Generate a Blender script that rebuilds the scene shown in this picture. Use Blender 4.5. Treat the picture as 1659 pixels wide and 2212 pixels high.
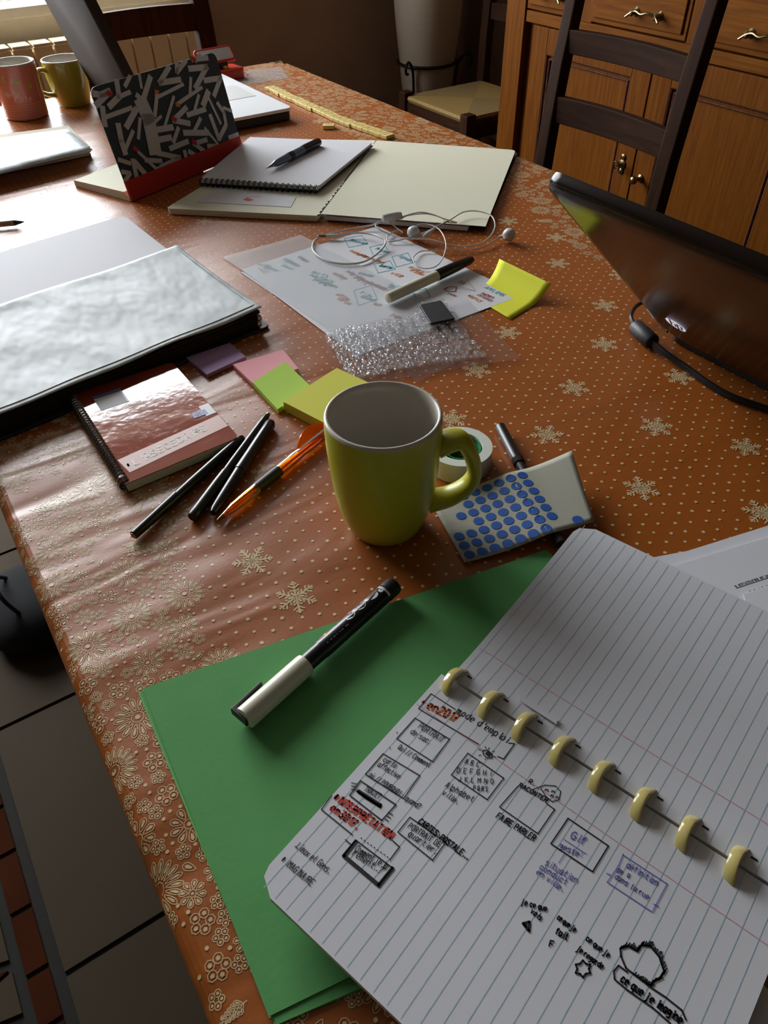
import bpy, math, random
import numpy as np
from mathutils import Vector, Matrix
random.seed(7)
for o in list(bpy.data.objects): bpy.data.objects.remove(o)
S = bpy.context.scene
COL = S.collection
# ------------------------------------------------------------------ camera
FPX, YAW, PIT, ROL = 1605.43, -0.5626, 0.74721, 0.02329
TZ = 0.75                       # table height
CAM = Vector((0, 0, TZ + 0.41))
CX, CY = 829.5, 1106.0
_F = Vector((math.cos(PIT)*math.cos(YAW), math.cos(PIT)*math.sin(YAW), -math.sin(PIT)))
_r = Vector((math.sin(YAW), -math.cos(YAW), 0)); _d = _F.cross(_r)
RT = math.cos(ROL)*_r + math.sin(ROL)*_d
DN = -math.sin(ROL)*_r + math.cos(ROL)*_d
cd = bpy.data.cameras.new('camera'); cam = bpy.data.objects.new('camera', cd); COL.objects.link(cam)
cd.sensor_fit = 'VERTICAL'; cd.sensor_height = 36; cd.lens = FPX/2212*36; cd.clip_start = 0.01
m = Matrix.Identity(4)
for i, v in enumerate((RT, -DN, -_F)):
    for j in range(3): m[j][i] = v[j]
m.translation = CAM; cam.matrix_world = m
S.camera = cam
# ------------------------------------------------------------------ light
SKY = 19.0
w = bpy.data.worlds.new('World'); S.world = w; w.use_nodes = True
bg = w.node_tree.nodes['Background']; bg.inputs[0].default_value = (0.93, 0.97, 1.0, 1); bg.inputs[1].default_value = SKY
WX = 2.95                      # inner face of the window wall
WY0, WY1, WZ0, WZ1 = -1.12, 0.95, 0.80, 2.38
la = bpy.data.lights.new('window_portal', 'AREA'); la.shape = 'RECTANGLE'; la.size = WY1-WY0; la.size_y = WZ1-WZ0
la.cycles.is_portal = True
lo = bpy.data.objects.new('window_portal', la); COL.objects.link(lo)
lo.location = (WX+0.12, (WY0+WY1)/2, (WZ0+WZ1)/2); lo.rotation_euler = (0, math.radians(90), 0)
la.size, la.size_y = WZ1-WZ0, WY1-WY0
S.view_settings.view_transform = 'Standard'; S.view_settings.look = 'None'
S.view_settings.gamma = 1; S.view_settings.use_curve_mapping = False
S.view_settings.exposure = 0.0
S.cycles.transparent_max_bounces = 40

# ------------------------------------------------------------------ helpers
def ray(x, y): return (RT*(x-CX) + DN*(y-CY) + _F*FPX).normalized()
def T(x, y, h=0.0):            # point at height h over the table seen at that photo position
    d = ray(x, y); t = (h-0.41)/d.z
    return CAM + d*t
def WP(x, y, axis, val):
    d = ray(x, y); t = (val-CAM[axis])/d[axis]
    return CAM + d*t
def lin(c): return tuple(((v/255.)/12.92 if v/255. <= .04045 else ((v/255.+.055)/1.055)**2.4) for v in c)

class NT:
    def __init__(s, name):
        s.m = bpy.data.materials.new(name); s.m.use_nodes = True; s.t = s.m.node_tree
        s.b = s.t.nodes['Principled BSDF']; s.o = s.t.nodes['Material Output']
    def n(s, typ, **k):
        nd = s.t.nodes.new(typ)
        for a, v in k.items():
            if a.startswith('i_'):
                key = a[2:]; key = int(key) if key.isdigit() else key
                nd.inputs[key].default_value = v
            else: setattr(nd, a, v)
        return nd
    def l(s, a, b): s.t.links.new(a, b)
def mat(name, col, rough=.5, spec=.5, metal=0, var=0, vscale=30, bump=0, bscale=200, coat=0, trans=0, ior=1.45, sss=0, alpha=1, stretch=None, col2=None, coatr=.03, bdist=.001, sheen=0):
    a = NT(name); b = a.b
    b.inputs['Base Color'].default_value = (*col, 1); b.inputs['Roughness'].default_value = rough
    b.inputs['Specular IOR Level'].default_value = spec; b.inputs['Metallic'].default_value = metal
    b.inputs['Coat Weight'].default_value = coat; b.inputs['Coat Roughness'].default_value = coatr
    b.inputs['Transmission Weight'].default_value = trans; b.inputs['IOR'].default_value = ior
    b.inputs['Alpha'].default_value = alpha
    if sss: b.inputs['Subsurface Weight'].default_value = sss; b.inputs['Subsurface Radius'].default_value = (.01, .01, .01)
    tc = a.n('ShaderNodeTexCoord'); mp = a.n('ShaderNodeMapping'); a.l(tc.outputs['Object'], mp.inputs[0])
    if stretch: mp.inputs['Scale'].default_value = stretch
    if var or col2:
        nz = a.n('ShaderNodeTexNoise', i_Scale=vscale, i_Detail=5.0); a.l(mp.outputs[0], nz.inputs['Vector'])
        mx = a.n('ShaderNodeMix', data_type='RGBA'); a.l(nz.outputs[0], mx.inputs[0])
        c2 = col2 if col2 else tuple(v*(1+var) for v in col); c1 = col if col2 else tuple(v*(1-var) for v in col)
        mx.inputs[6].default_value = (*c1, 1); mx.inputs[7].default_value = (*c2, 1)
        a.l(mx.outputs[2], b.inputs['Base Color'])
    if bump:
        nz = a.n('ShaderNodeTexNoise', i_Scale=bscale, i_Detail=3.0); a.l(mp.outputs[0], nz.inputs['Vector'])
        bp = a.n('ShaderNodeBump', i_Strength=bump, i_Distance=bdist); a.l(nz.outputs[0], bp.inputs['Height']); a.l(bp.outputs[0], b.inputs['Normal'])
    return a.m
def wood(name, c1, c2, axis='Z', scale=6, rough=.45, coat=0, grain=18):
    a = NT(name); tc = a.n('ShaderNodeTexCoord'); mp = a.n('ShaderNodeMapping'); a.l(tc.outputs['Object'], mp.inputs[0])
    sc = [grain]*3; sc['XYZ'.index(axis)] = 1.2; mp.inputs['Scale'].default_value = sc
    nz = a.n('ShaderNodeTexNoise', i_Scale=scale, i_Detail=8.0, i_Roughness=.65, i_Distortion=.6); a.l(mp.outputs[0], nz.inputs['Vector'])
    cr = a.n('ShaderNodeValToRGB'); a.l(nz.outputs[0], cr.inputs[0])
    cr.color_ramp.elements[0].position = .35; cr.color_ramp.elements[0].color = (*c1, 1)
    cr.color_ramp.elements[1].position = .68; cr.color_ramp.elements[1].color = (*c2, 1)
    a.l(cr.outputs[0], a.b.inputs['Base Color']); a.b.inputs['Roughness'].default_value = rough
    a.b.inputs['Coat Weight'].default_value = coat; a.b.inputs['Coat Roughness'].default_value = .15
    a.b.inputs['Specular IOR Level'].default_value = .07
    bp = a.n('ShaderNodeBump', i_Strength=.25, i_Distance=.001); a.l(nz.outputs[0], bp.inputs['Height']); a.l(bp.outputs[0], a.b.inputs['Normal'])
    return a.m
def clear(name, col, tr, rough=.1, gl=.06, diffuse=(.8, .8, .8), dif=0.0, translucent=0.0):
    """thin clear sheet: straight-through light plus a sharp or soft surface reflection"""
    a = NT(name); t = a.t; t.nodes.remove(a.b)
    T1 = a.n('ShaderNodeBsdfTransparent'); T1.inputs[0].default_value = (*col, 1)
    g = a.n('ShaderNodeBsdfGlossy'); g.inputs['Roughness'].default_value = rough
    # reflection grows towards grazing angles, the same from either side of the sheet
    geo = a.n('ShaderNodeNewGeometry'); dt = a.n('ShaderNodeVectorMath', operation='DOT_PRODUCT')
    a.l(geo.outputs['Normal'], dt.inputs[0]); a.l(geo.outputs['Incoming'], dt.inputs[1])
    if name == 'clear_polymer':
        tc = a.n('ShaderNodeTexCoord'); nz = a.n('ShaderNodeTexNoise', i_Scale=260.0, i_Detail=1.0); a.l(tc.outputs['Object'], nz.inputs['Vector'])
        bp = a.n('ShaderNodeBump', i_Strength=1.0, i_Distance=.0022); a.l(nz.outputs[0], bp.inputs['Height']); a.l(bp.outputs[0], g.inputs['Normal']); a.l(bp.outputs[0], dt.inputs[0])
    ab = a.n('ShaderNodeMath', operation='ABSOLUTE'); a.l(dt.outputs['Value'], ab.inputs[0])
    om = a.n('ShaderNodeMath', operation='SUBTRACT', i_0=1.0); a.l(ab.outputs[0], om.inputs[1])
    pw = a.n('ShaderNodeMath', operation='POWER', i_1=5.0); a.l(om.outputs[0], pw.inputs[0])
    f0 = .09 if name == 'clear_polymer' else .015 if name == 'tracing_paper' else .045
    fr = a.n('ShaderNodeMath', operation='MULTIPLY_ADD', i_1=1-f0, i_2=f0, use_clamp=True); a.l(pw.outputs[0], fr.inputs[0])
    m1 = a.n('ShaderNodeMixShader'); a.l(fr.outputs[0], m1.inputs[0]); a.l(T1.outputs[0], m1.inputs[1]); a.l(g.outputs[0], m1.inputs[2])
    out = m1.outputs[0]
    if dif:
        d = a.n('ShaderNodeBsdfDiffuse'); d.inputs[0].default_value = (*diffuse, 1)
        m2 = a.n('ShaderNodeMixShader'); m2.inputs[0].default_value = dif; a.l(out, m2.inputs[1]); a.l(d.outputs[0], m2.inputs[2]); out = m2.outputs[0]
    a.l(out, a.o.inputs[0]); return a.m

class MB:
    def __init__(s): s.v = []; s.f = []; s.mi = []; s.m = Matrix.Identity(4); s.cm = 0
    def add(s, vs, fs, mi=None):
        b = len(s.v); s.v += [s.m @ Vector(p) for p in vs]
        for f in fs: s.f.append([b+i for i in f]); s.mi.append(s.cm if mi is None else mi)
    def poly(s, pts, mi=None): s.add(pts, [list(range(len(pts)))], mi)
    def box(s, lo, hi, mi=None):
        x0, y0, z0 = lo; x1, y1, z1 = hi
        s.add([(x0,y0,z0),(x1,y0,z0),(x1,y1,z0),(x0,y1,z0),(x0,y0,z1),(x1,y0,z1),(x1,y1,z1),(x0,y1,z1)],
              [(3,2,1,0),(4,5,6,7),(0,1,5,4),(1,2,6,5),(2,3,7,6),(3,0,4,7)], mi)
    def prism(s, top, th, mi=None, side=None, bev=0):
        """top: list of 3D points, extruded down by th (a length or vector)"""
        n = len(top); top = [Vector(p) for p in top]; dv = Vector((0, 0, -th)) if not isinstance(th, Vector) else th
        if area2(top) < 0 and dv.z < 0: top = top[::-1]
        s.add(top + [p+dv for p in top], [list(range(n))] , mi)
        b = len(s.v)-2*n
        s.f.append([b+n+i for i in range(n)][::-1]); s.mi.append(s.cm if mi is None else mi)
        for i in range(n):
            j = (i+1) % n
            s.f.append([b+i, b+n+i, b+n+j, b+j]); s.mi.append((s.cm if mi is None else mi) if side is None else side)
    def tube(s, path, r, seg=10, cap=True, mi=None, closed=False):
        P = [Vector(p) for p in path]; n = len(P); vs = []; fs = []
        rr = r if isinstance(r, (list, tuple)) else [r]*n
        up = Vector((0, 0, 1)); prev = None
        for i, p in enumerate(P):
            if closed: t = (P[(i+1) % n]-P[i-1])
            else: t = (P[min(i+1, n-1)]-P[max(i-1, 0)])
            t = t.normalized() if t.length > 1e-9 else Vector((1, 0, 0))
            if prev is None:
                a = up if abs(t.z) < .9 else Vector((1, 0, 0)); u = t.cross(a).normalized()
            else: u = (prev - t*prev.dot(t)).normalized()
            prev = u; v = t.cross(u)
            for k in range(seg):
                an = 2*math.pi*k/seg; vs.append(p + rr[i]*(math.cos(an)*u + math.sin(an)*v))
        for i in range(n if closed else n-1):
            for k in range(seg):
                a = i*seg+k; b = i*seg+(k+1) % seg; j = (i+1) % n
                fs.append((a, b, j*seg+(k+1) % seg, j*seg+k))
        if cap and not closed: fs.append(tuple(range(seg))[::-1]); fs.append(tuple((n-1)*seg+k for k in range(seg)))
        s.add(vs, fs, mi)
    def lathe(s, prof, A, B, seg=28, mi=None, close=True):
        """prof: (t 0..len, r) along A->B in metres"""
        A = Vector(A); B = Vector(B); t = (B-A).normalized(); a = Vector((0, 0, 1)) if abs(t.z) < .9 else Vector((1, 0, 0))
        u = t.cross(a).normalized(); v = t.cross(u); vs = []; fs = []; n = len(prof)
        for (q, r) in prof:
            for k in range(seg):
                an = 2*math.pi*k/seg; vs.append(A + t*q + r*(math.cos(an)*u+math.sin(an)*v))
        for i in range(n-1):
            for k in range(seg):
                fs.append((i*seg+k, (i+1)*seg+k, (i+1)*seg+(k+1) % seg, i*seg+(k+1) % seg))
        if close: fs.append(tuple(range(seg))); fs.append(tuple((n-1)*seg+k for k in range(seg))[::-1])
        s.add(vs, fs, mi)
    def ribbon(s, pts, wd, mi=None, nrm=Vector((0, 0, 1)), lift=0.0):
        P = [Vector(p) for p in pts]
        for a, b in zip(P[:-1], P[1:]):
            t = b-a
            if t.length < 1e-7: continue
            t.normalize(); u = nrm.cross(t).normalized()*wd/2; e = t*wd*.3
            L = nrm*lift
            s.poly([a-u-e+L, b-u+e+L, b+u+e+L, a+u-e+L], mi)
    def grid(s, fn, nu, nv, mi=None):
        vs = [fn(i/nu, j/nv) for j in range(nv+1) for i in range(nu+1)]
        s.add(vs, [(j*(nu+1)+i, j*(nu+1)+i+1, (j+1)*(nu+1)+i+1, (j+1)*(nu+1)+i) for j in range(nv) for i in range(nu)], mi)
    def build(s, name, mats, parent=None, smooth=False, loc=None, bevel=0, solid=0, subs=0, angle=35):
        me = bpy.data.meshes.new(name); o = bpy.data.objects.new(name, me); COL.objects.link(o)
        off = Vector((0, 0, 0))
        if parent is not None: o.parent = parent; off = Vector(parent['_w'])
        elif loc is not None: off = Vector(loc); o.location = off
        elif s.v:
            xs = [v.x for v in s.v]; ys = [v.y for v in s.v]; zs = [v.z for v in s.v]
            off = Vector(((min(xs)+max(xs))/2, (min(ys)+max(ys))/2, min(zs))); o.location = off
        o['_w'] = list(off)
        me.from_pydata([tuple(v-off) for v in s.v], [], s.f)
        for m_ in (mats if isinstance(mats, (list, tuple)) else [mats]): me.materials.append(m_)
        me.polygons.foreach_set('material_index', s.mi); me.update()
        if smooth:
            me.polygons.foreach_set('use_smooth', [True]*len(me.polygons))
            try: me.set_sharp_from_angle(angle=math.radians(angle))
            except Exception: pass
        if solid: md = o.modifiers.new('s', 'SOLIDIFY'); md.thickness = solid; md.offset = 0
        if subs: md = o.modifiers.new('u', 'SUBSURF'); md.levels = subs; md.render_levels = subs
        if bevel:
            md = o.modifiers.new('b', 'BEVEL'); md.width = bevel; md.segments = 3; md.limit_method = 'ANGLE'; md.angle_limit = math.radians(40)
            me.polygons.foreach_set('use_smooth', [True]*len(me.polygons))
            md2 = o.modifiers.new('wn', 'WEIGHTED_NORMAL'); md2.keep_sharp = True
        return o
def area2(p): return sum(p[i].x*p[(i+1) % len(p)].y-p[(i+1) % len(p)].x*p[i].y for i in range(len(p)))
def thing(name, label, cat, loc, group=None):
    o = bpy.data.objects.new(name, None); COL.objects.link(o); o.location = loc; o['_w'] = list(loc)
    o.empty_display_size = .05; tag(o, label, cat, group); return o
def tag(o, label, cat, group=None):
    o['label'] = label; o['category'] = cat
    if group: o['group'] = group
    return o
def struct(o): o['kind'] = 'structure'; return o
def frame(o, x, y, z): 
    M = Matrix.Identity(4)
    for i, v in enumerate((x, y, z)):
        for j in range(3): M[j][i] = v[j]
    M.translation = o; return M
def smoothpath(P, n=6, closed=False):
    P = [Vector(p) for p in P]; out = []; N = len(P)
    rng = range(N if closed else N-1)
    for i in rng:
        p0 = P[i-1] if (closed or i > 0) else P[0]; p1 = P[i]; p2 = P[(i+1) % N]; p3 = P[(i+2) % N] if (closed or i+2 < N) else P[-1]
        for k in range(n):
            t = k/n
            out.append(.5*((2*p1)+(p2-p0)*t+(2*p0-5*p1+4*p2-p3)*t*t+(3*p1-p0-3*p2+p3)*t**3))
    if not closed: out.append(P[-1])
    return out
def rrect(c, ex, ey, a, b, r, n=5):
    """rounded rectangle, centre c, half sizes a,b along unit vectors ex,ey"""
    out = []
    for sx, sy, a0 in ((1, 1, 0), (-1, 1, 90), (-1, -1, 180), (1, -1, 270)):
        for k in range(n+1):
            an = math.radians(a0+90*k/n)
            out.append(c + ex*(sx*(a-r)+r*math.cos(an)) + ey*(sy*(b-r)+r*math.sin(an)))
    return out
def quadround(q, r, n=5, which=(0, 1, 2, 3)):
    """round the corners of polygon q"""
    q = [Vector(p) for p in q]; out = []; N = len(q)
    for i, p in enumerate(q):
        if i not in which or r <= 0: out.append(p); continue
        a = (q[i-1]-p).normalized()*r; b = (q[(i+1) % N]-p).normalized()*r
        for k in range(n+1):
            t = k/n; out.append(p + a*(1-t)**2 + b*t*t)
    return out
G = {'A':'022842 1434','B':'02083837260525433202','C':'4738180604123243','D':'02082847432202','E':'48080242 0535','F':'480802 0535','G':'4738180604123243454525','H':'0208 4842 0545','I':'2228','J':'38331203','K':'0208 480542','L':'080242','M':'0208254842','N':'02084248','O':'180604123244463818','P':'020838464505','Q':'180604123244463818 2442','R':'0208384645052542','S':'47381807153543321203','T':'0848 2822','U':'080312324348','V':'082248','W':'0812253248','X':'0248 0842','Y':'082548 2522','Z':'08480242',
 'a':'461604123244 4642','b':'0802 05163644321203','c':'45361604123243','d':'4842 45361604123243','e':'0444453616041232','f':'47382722 1636','g':'45361604133344 46413010','h':'0802 0516364542','i':'2622 2728','j':'26211000 2728','k':'0802 360442','l':'28233242','m':'0602 05162522 25364542','n':'0602 0516364542','o':'16041232443616','p':'0600 05163644321203','q':'4640 45361604123243','r':'0602 04162636','s':'46160534433202','t':'28233242 1636','u':'06031232 4642','v':'062246','w':'0612243246','x':'0642 0246','y':'0622 4610','z':'06460242',
 '0':'180604123244463818','1':'172822','2':'071838470242','3':'0848254443321203','7':'084812 1535','5':'480805354443321203','4':'3238044 4','\'':'2826','.':'2223','/':'1148','?':'071838472524 2223','-':'1535',':':'2324 2627',',':'2321','!':'2824 2223',
 'é':'0444453616041232 1838','É':'48080242 0535 1939','È':'48080242 0535 1939','ù':'06031232 4642 1828','*':'2327 0545 1337 1733'}
G['4'] = '32380444'
def strokes(txt, A, U, V, h, adv=1.22, jit=.25, slant=.12, seed=0):
    """hand-drawn letters: A start of baseline, U unit advance, V unit up, h cap height"""
    rnd = random.Random(seed + len(txt)); out = []; x = 0; s = h/6
    for ch in txt:
        g = G.get(ch)
        if ch == ' ' or g is None: x += 3.2*s; continue
        for st in g.split(' '):
            P = []
            for k in range(0, len(st)-1, 2):
                gx = int(st[k]) + rnd.uniform(-jit, jit); gy = int(st[k+1])-2 + rnd.uniform(-jit, jit)
                P.append(A + U*(x + s*(gx*.8+slant*gy)) + V*(s*gy))
            out.append(P)
        x += s*4*adv if ch not in "iIl.,'!:1" else s*3.0
    return out, x
def write(mb, txt, a, b, h, hp, wd=.0005, mi=1, lift=.00015, jit=.3, flip=1, plane=None, seed=0):
    """handwriting between photo points a -> b on the sheet at height hp"""
    A = T(a[0], a[1], hp); B = T(b[0], b[1], hp); U = (B-A); L = U.length; U.normalize()
    V = Vector((0, 0, 1)).cross(U)*flip
    ss, x = strokes(txt, A, U, V, h, jit=0, seed=seed)
    adv = 1.22*L/x if x else 1.22
    k = L/x
    ss, x = strokes(txt, A, U*k, V, h, jit=jit, seed=seed)
    for P in ss: mb.ribbon(P, wd, mi, lift=lift)
def pline(mb, pts, hp, wd=.0005, mi=1, lift=.00015):
    mb.ribbon([T(x, y, hp) for x, y in pts], wd, mi, lift=lift)
def typed(mb, txt, A, U, V, h, mi=1, ex=0):
    cu = bpy.data.curves.new('t', 'FONT'); cu.body = txt; cu.size = 1; cu.resolution_u = 3; cu.offset = ex
    ob = bpy.data.objects.new('t', cu); COL.objects.link(ob); dg = bpy.context.evaluated_depsgraph_get(); dg.update()
    me = bpy.data.meshes.new_from_object(ob.evaluated_get(dg))
    s = h/.7
    mb.add([A + U*(v.co.x*s) + V*(v.co.y*s) for v in me.vertices], [list(p.vertices) for p in me.polygons], mi)
    wid = max(v.co.x for v in me.vertices)*s
    bpy.data.objects.remove(ob); bpy.data.curves.remove(cu); bpy.data.meshes.remove(me); return wid
Z = Vector((0, 0, 1))
def copy_tree(o, parent=None):
    c = o.copy(); COL.objects.link(c); c.parent = parent
    for ch in o.children: copy_tree(ch, c)
    return c

# ------------------------------------------------------------------ materials
def clothmat(name, col, c2):
    a = NT(name); b = a.b
    tc = a.n('ShaderNodeTexCoord'); geo = a.n('ShaderNodeNewGeometry')
    nz = a.n('ShaderNodeTexNoise', i_Scale=14.0, i_Detail=3.0); a.l(geo.outputs['Position'], nz.inputs['Vector'])
    mx = a.n('ShaderNodeMix', data_type='RGBA'); a.l(nz.outputs[0], mx.inputs[0])
    mx.inputs[6].default_value = (*col, 1); mx.inputs[7].default_value = (*c2, 1); a.l(mx.outputs[2], b.inputs['Base Color'])
    b.inputs['Roughness'].default_value = .35; b.inputs['Specular IOR Level'].default_value = .58
    # creases across the table plus a fine weave
    mp = a.n('ShaderNodeMapping'); mp.inputs['Scale'].default_value = (17, 4.5, 10); mp.inputs['Rotation'].default_value = (0, 0, .35)
    a.l(geo.outputs['Position'], mp.inputs[0])
    n1 = a.n('ShaderNodeTexNoise', i_Scale=1.0, i_Detail=2.0, i_Distortion=.5); a.l(mp.outputs[0], n1.inputs['Vector'])
    n2 = a.n('ShaderNodeTexNoise', i_Scale=420.0, i_Detail=2.0); a.l(geo.outputs['Position'], n2.inputs['Vector'])
    # the creases run in from the long left edge and die out towards the middle
    sx = a.n('ShaderNodeSeparateXYZ'); a.l(geo.outputs['Position'], sx.inputs[0])
    mr = a.n('ShaderNodeMapRange'); a.l(sx.outputs['Y'], mr.inputs['Value']); mr.inputs['From Min'].default_value = -.42; mr.inputs['From Max'].default_value = -.05
    mr.inputs['To Min'].default_value = .16; mr.inputs['To Max'].default_value = 1.0
    mu = a.n('ShaderNodeMath', operation='MULTIPLY'); a.l(n1.outputs[0], mu.inputs[0]); a.l(mr.outputs[0], mu.inputs[1])
    b1 = a.n('ShaderNodeBump', i_Strength=.6, i_Distance=.010); a.l(mu.outputs[0], b1.inputs['Height'])
    b2 = a.n('ShaderNodeBump', i_Strength=.12, i_Distance=.0006); a.l(n2.outputs[0], b2.inputs['Height']); a.l(b1.outputs[0], b2.inputs['Normal'])
    a.l(b2.outputs[0], b.inputs['Normal'])
    return a.m
M = {}
M['cloth'] = clothmat('orange_oilcloth', (.31, .078, .009), (.36, .098, .014))
M['print'] = clothmat('cream_print', (.62, .45, .24), (.70, .52, .29))
M['darkwood'] = wood('dark_wood', (.018, .0065, .0025), (.038, .014, .0055), 'Z', 4, .65, 0)
M['darkwoodx'] = wood('dark_wood_rail', (.018, .0065, .0025), (.038, .014, .0055), 'X', 4, .65, 0)
M['oak'] = wood('golden_oak', (.088, .023, .0012), (.150, .048, .003), 'Z', 5, .6, 0, 26)
M['oakx'] = wood('golden_oak_rail', (.098, .027, .0015), (.165, .055, .0035), 'X', 5, .6, 0, 26)
M['redwood'] = wood('red_brown_wood', (.06, .020, .012), (.12, .042, .022), 'Y', 4, .5, .0)
M['iron'] = mat('black_iron', (.012, .011, .012), .45, metal=.6)
M['brass'] = mat('antique_brass', (.22, .16, .08), .3, metal=1, var=.3)
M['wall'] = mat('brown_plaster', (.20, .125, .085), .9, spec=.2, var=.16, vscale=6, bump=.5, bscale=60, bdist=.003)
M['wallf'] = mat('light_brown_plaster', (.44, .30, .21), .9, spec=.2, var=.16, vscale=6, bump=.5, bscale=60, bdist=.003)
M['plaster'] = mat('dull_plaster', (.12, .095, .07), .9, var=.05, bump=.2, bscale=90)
M['ceil'] = mat('ceiling_paint', (.12, .105, .09), .95, bump=.1)
M['sill'] = mat('pale_stone_sill', (.80, .77, .70), .5, var=.1, vscale=20)
M['framew'] = mat('white_window_frame', (.75, .74, .70), .4, bump=.02)
M['rad'] = mat('cream_radiator_paint', (.92, .76, .48), .4, var=.04)
M['glass'] = clear('window_glass', (1, 1, 1), 1, .01)
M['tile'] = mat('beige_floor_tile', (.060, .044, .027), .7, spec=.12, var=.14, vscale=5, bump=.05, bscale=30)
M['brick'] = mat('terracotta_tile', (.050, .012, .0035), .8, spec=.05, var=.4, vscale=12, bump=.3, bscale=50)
M['grout'] = mat('dark_grout', (.018, .016, .013), .9, var=.2, vscale=50)
M['paper'] = mat('white_paper', (.70, .70, .74), .75, spec=.25, var=.012, vscale=60)
M['papergloss'] = mat('satin_white_sheet', (.56, .60, .61), .58, spec=.35, bump=.7, bscale=9, bdist=.012, stretch=(1, 2.0, 1))
M['cream'] = mat('cream_card', (.76, .74, .58), .7, spec=.25, var=.02, vscale=40)
M['black'] = mat('black_plastic', (.010, .010, .011), .28, spec=.5)
M['blackm'] = mat('matt_black', (.014, .014, .015), .5)
M['ink'] = mat('black_ink', (.012, .011, .014), .6)
M['inkr'] = mat('red_ink', (.62, .055, .03), .6)
M['inko'] = mat('orange_ink', (.75, .22, .04), .6)
M['inko2'] = mat('red_orange_ink', (.55, .10, .015), .6)
M['inkt'] = mat('teal_ink', (.05, .42, .52), .6)
M['inkp'] = mat('violet_ink', (.16, .15, .50), .6)
M['inkm'] = mat('crimson_ink', (.35, .03, .07), .6)
M['cyanline'] = mat('blue_rule', (.42, .62, .72), .7)
M['pinkline'] = mat('red_rule', (.75, .35, .42), .7)
M['green'] = mat('green_paper', (.11, .34, .11), .75, spec=.2, var=.05, vscale=50, bump=.08, bscale=300)
M['green2'] = mat('green_paper_edge', (.13, .45, .10), .75)
M['lime'] = mat('lime_glaze', (.47, .45, .030), .34, spec=.45, coat=.05, var=.05, vscale=40, coatr=.1)
M['limew'] = mat('white_glaze', (.58, .54, .47), .3, coat=.1)
M['olive'] = mat('olive_glaze', (.40, .38, .05), .25, coat=.5)
M['pinkg'] = mat('pink_glaze', (.62, .20, .14), .25, coat=.5)
M['pinkd'] = mat('pale_pink_dot', (.85, .55, .50), .3)
M['purple'] = mat('purple_note', (.38, .24, .42), .8)
M['pinkn'] = mat('pink_note', (.87, .38, .42), .8)
M['limen'] = mat('lime_note', (.45, .68, .08), .8)
M['yelln'] = mat('yellow_note', (.66, .65, .07), .8)
M['yellb'] = mat('bright_yellow_note', (.80, .82, .03), .8)
M['steel'] = mat('wire_metal', (.30, .27, .25), .25, metal=1)
M['redcov'] = mat('red_glossy_cover', (.27, .045, .020), .10, spec=.6, coat=.6, coatr=.05, bump=.5, bscale=55, bdist=.0008, var=.1)
M['blue'] = mat('blue_dot', (.018, .085, .33), .5, spec=.3, var=.05)
M['backing'] = mat('waxed_backing_paper', (.38, .37, .30), .6, spec=.25)
M['cut'] = mat('die_cut_line', (.45, .44, .34), .6)
M['amber'] = mat('amber_plastic', (1.0, .22, .0), .08, trans=.85, ior=1.35)
M['amberc'] = mat('amber_clip', (1.0, .25, .01), .12, trans=.6, ior=1.35)
M['ivory'] = mat('ivory_plastic', (.66, .62, .48), .35, coat=.2)
M['tilewood'] = mat('yellow_letter_tile', (.72, .56, .19), .45, var=.06)
M['tileink'] = mat('tile_letter', (.30, .27, .12), .6)
M['disc'] = mat('yellowed_clear_disc', (.66, .55, .20), .15, spec=.5, trans=.25, ior=1.3, coat=.3)
M['white'] = mat('white_plastic', (.62, .62, .62), .35)
M['cable'] = mat('white_cable', (.60, .58, .54), .4)
M['laptop'] = mat('dark_laptop_lid', (.012, .0065, .004), .2, spec=.22)
M['glow'] = NT('lit_logo').m
_b = M['glow'].node_tree.nodes['Principled BSDF']; _b.inputs['Base Color'].default_value = (.8, .8, .9, 1); _b.inputs['Emission Color'].default_value = (.85, .82, 1, 1); _b.inputs['Emission Strength'].default_value = .55
M['greyplast'] = mat('grey_laptop_plastic', (.040, .028, .022), .75, spec=.06)
M['silver'] = mat('silver_palmrest', (.86, .88, .90), .25, spec=.6)
M['red'] = mat('red_plastic', (.55, .03, .015), .3, coat=.4)
M['redspine'] = mat('red_cloth_tape', (.46, .022, .010), .7)
M['teal'] = mat('dark_teal_cover', (.018, .030, .036), .6, var=.2)
M['greige'] = mat('pale_printed_shape', (.50, .47, .43), .7)
M['orangep'] = mat('orange_printed_tip', (.55, .16, .03), .7)
M['pages'] = mat('page_edges', (.50, .46, .36), .8, var=.2, vscale=400)
M['vase'] = mat('pale_stoneware', (.36, .30, .23), .75, var=.12, vscale=8, bump=.3, bscale=40, stretch=(1, 1, 6))
M['straw1'] = NT('rush_weave_along').m; M['straw2'] = NT('rush_weave_across').m
for k, mm in enumerate((M['straw1'], M['straw2'])):
    t = mm.node_tree; g_ = t.nodes.new('ShaderNodeNewGeometry'); wv = t.nodes.new('ShaderNodeTexWave'); wv.bands_direction = 'XY'[k]
    wv.inputs['Scale'].default_value = 55; wv.inputs['Distortion'].default_value = 1.5; t.links.new(g_.outputs['Position'], wv.inputs['Vector'])
    cr = t.nodes.new('ShaderNodeValToRGB'); t.links.new(wv.outputs[1], cr.inputs[0])
    cr.color_ramp.elements[0].color = (.13, .080, .018, 1) if k else (.18, .11, .025, 1); cr.color_ramp.elements[1].color = (.22, .135, .035, 1) if k else (.31, .20, .055, 1)
    b_ = t.nodes['Principled BSDF']; t.links.new(cr.outputs[0], b_.inputs['Base Color']); b_.inputs['Roughness'].default_value = .7
    bp = t.nodes.new('ShaderNodeBump'); bp.inputs['Strength'].default_value = .6; bp.inputs['Distance'].default_value = .003
    t.links.new(wv.outputs[1], bp.inputs['Height']); t.links.new(bp.outputs[0], b_.inputs['Normal'])
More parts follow.
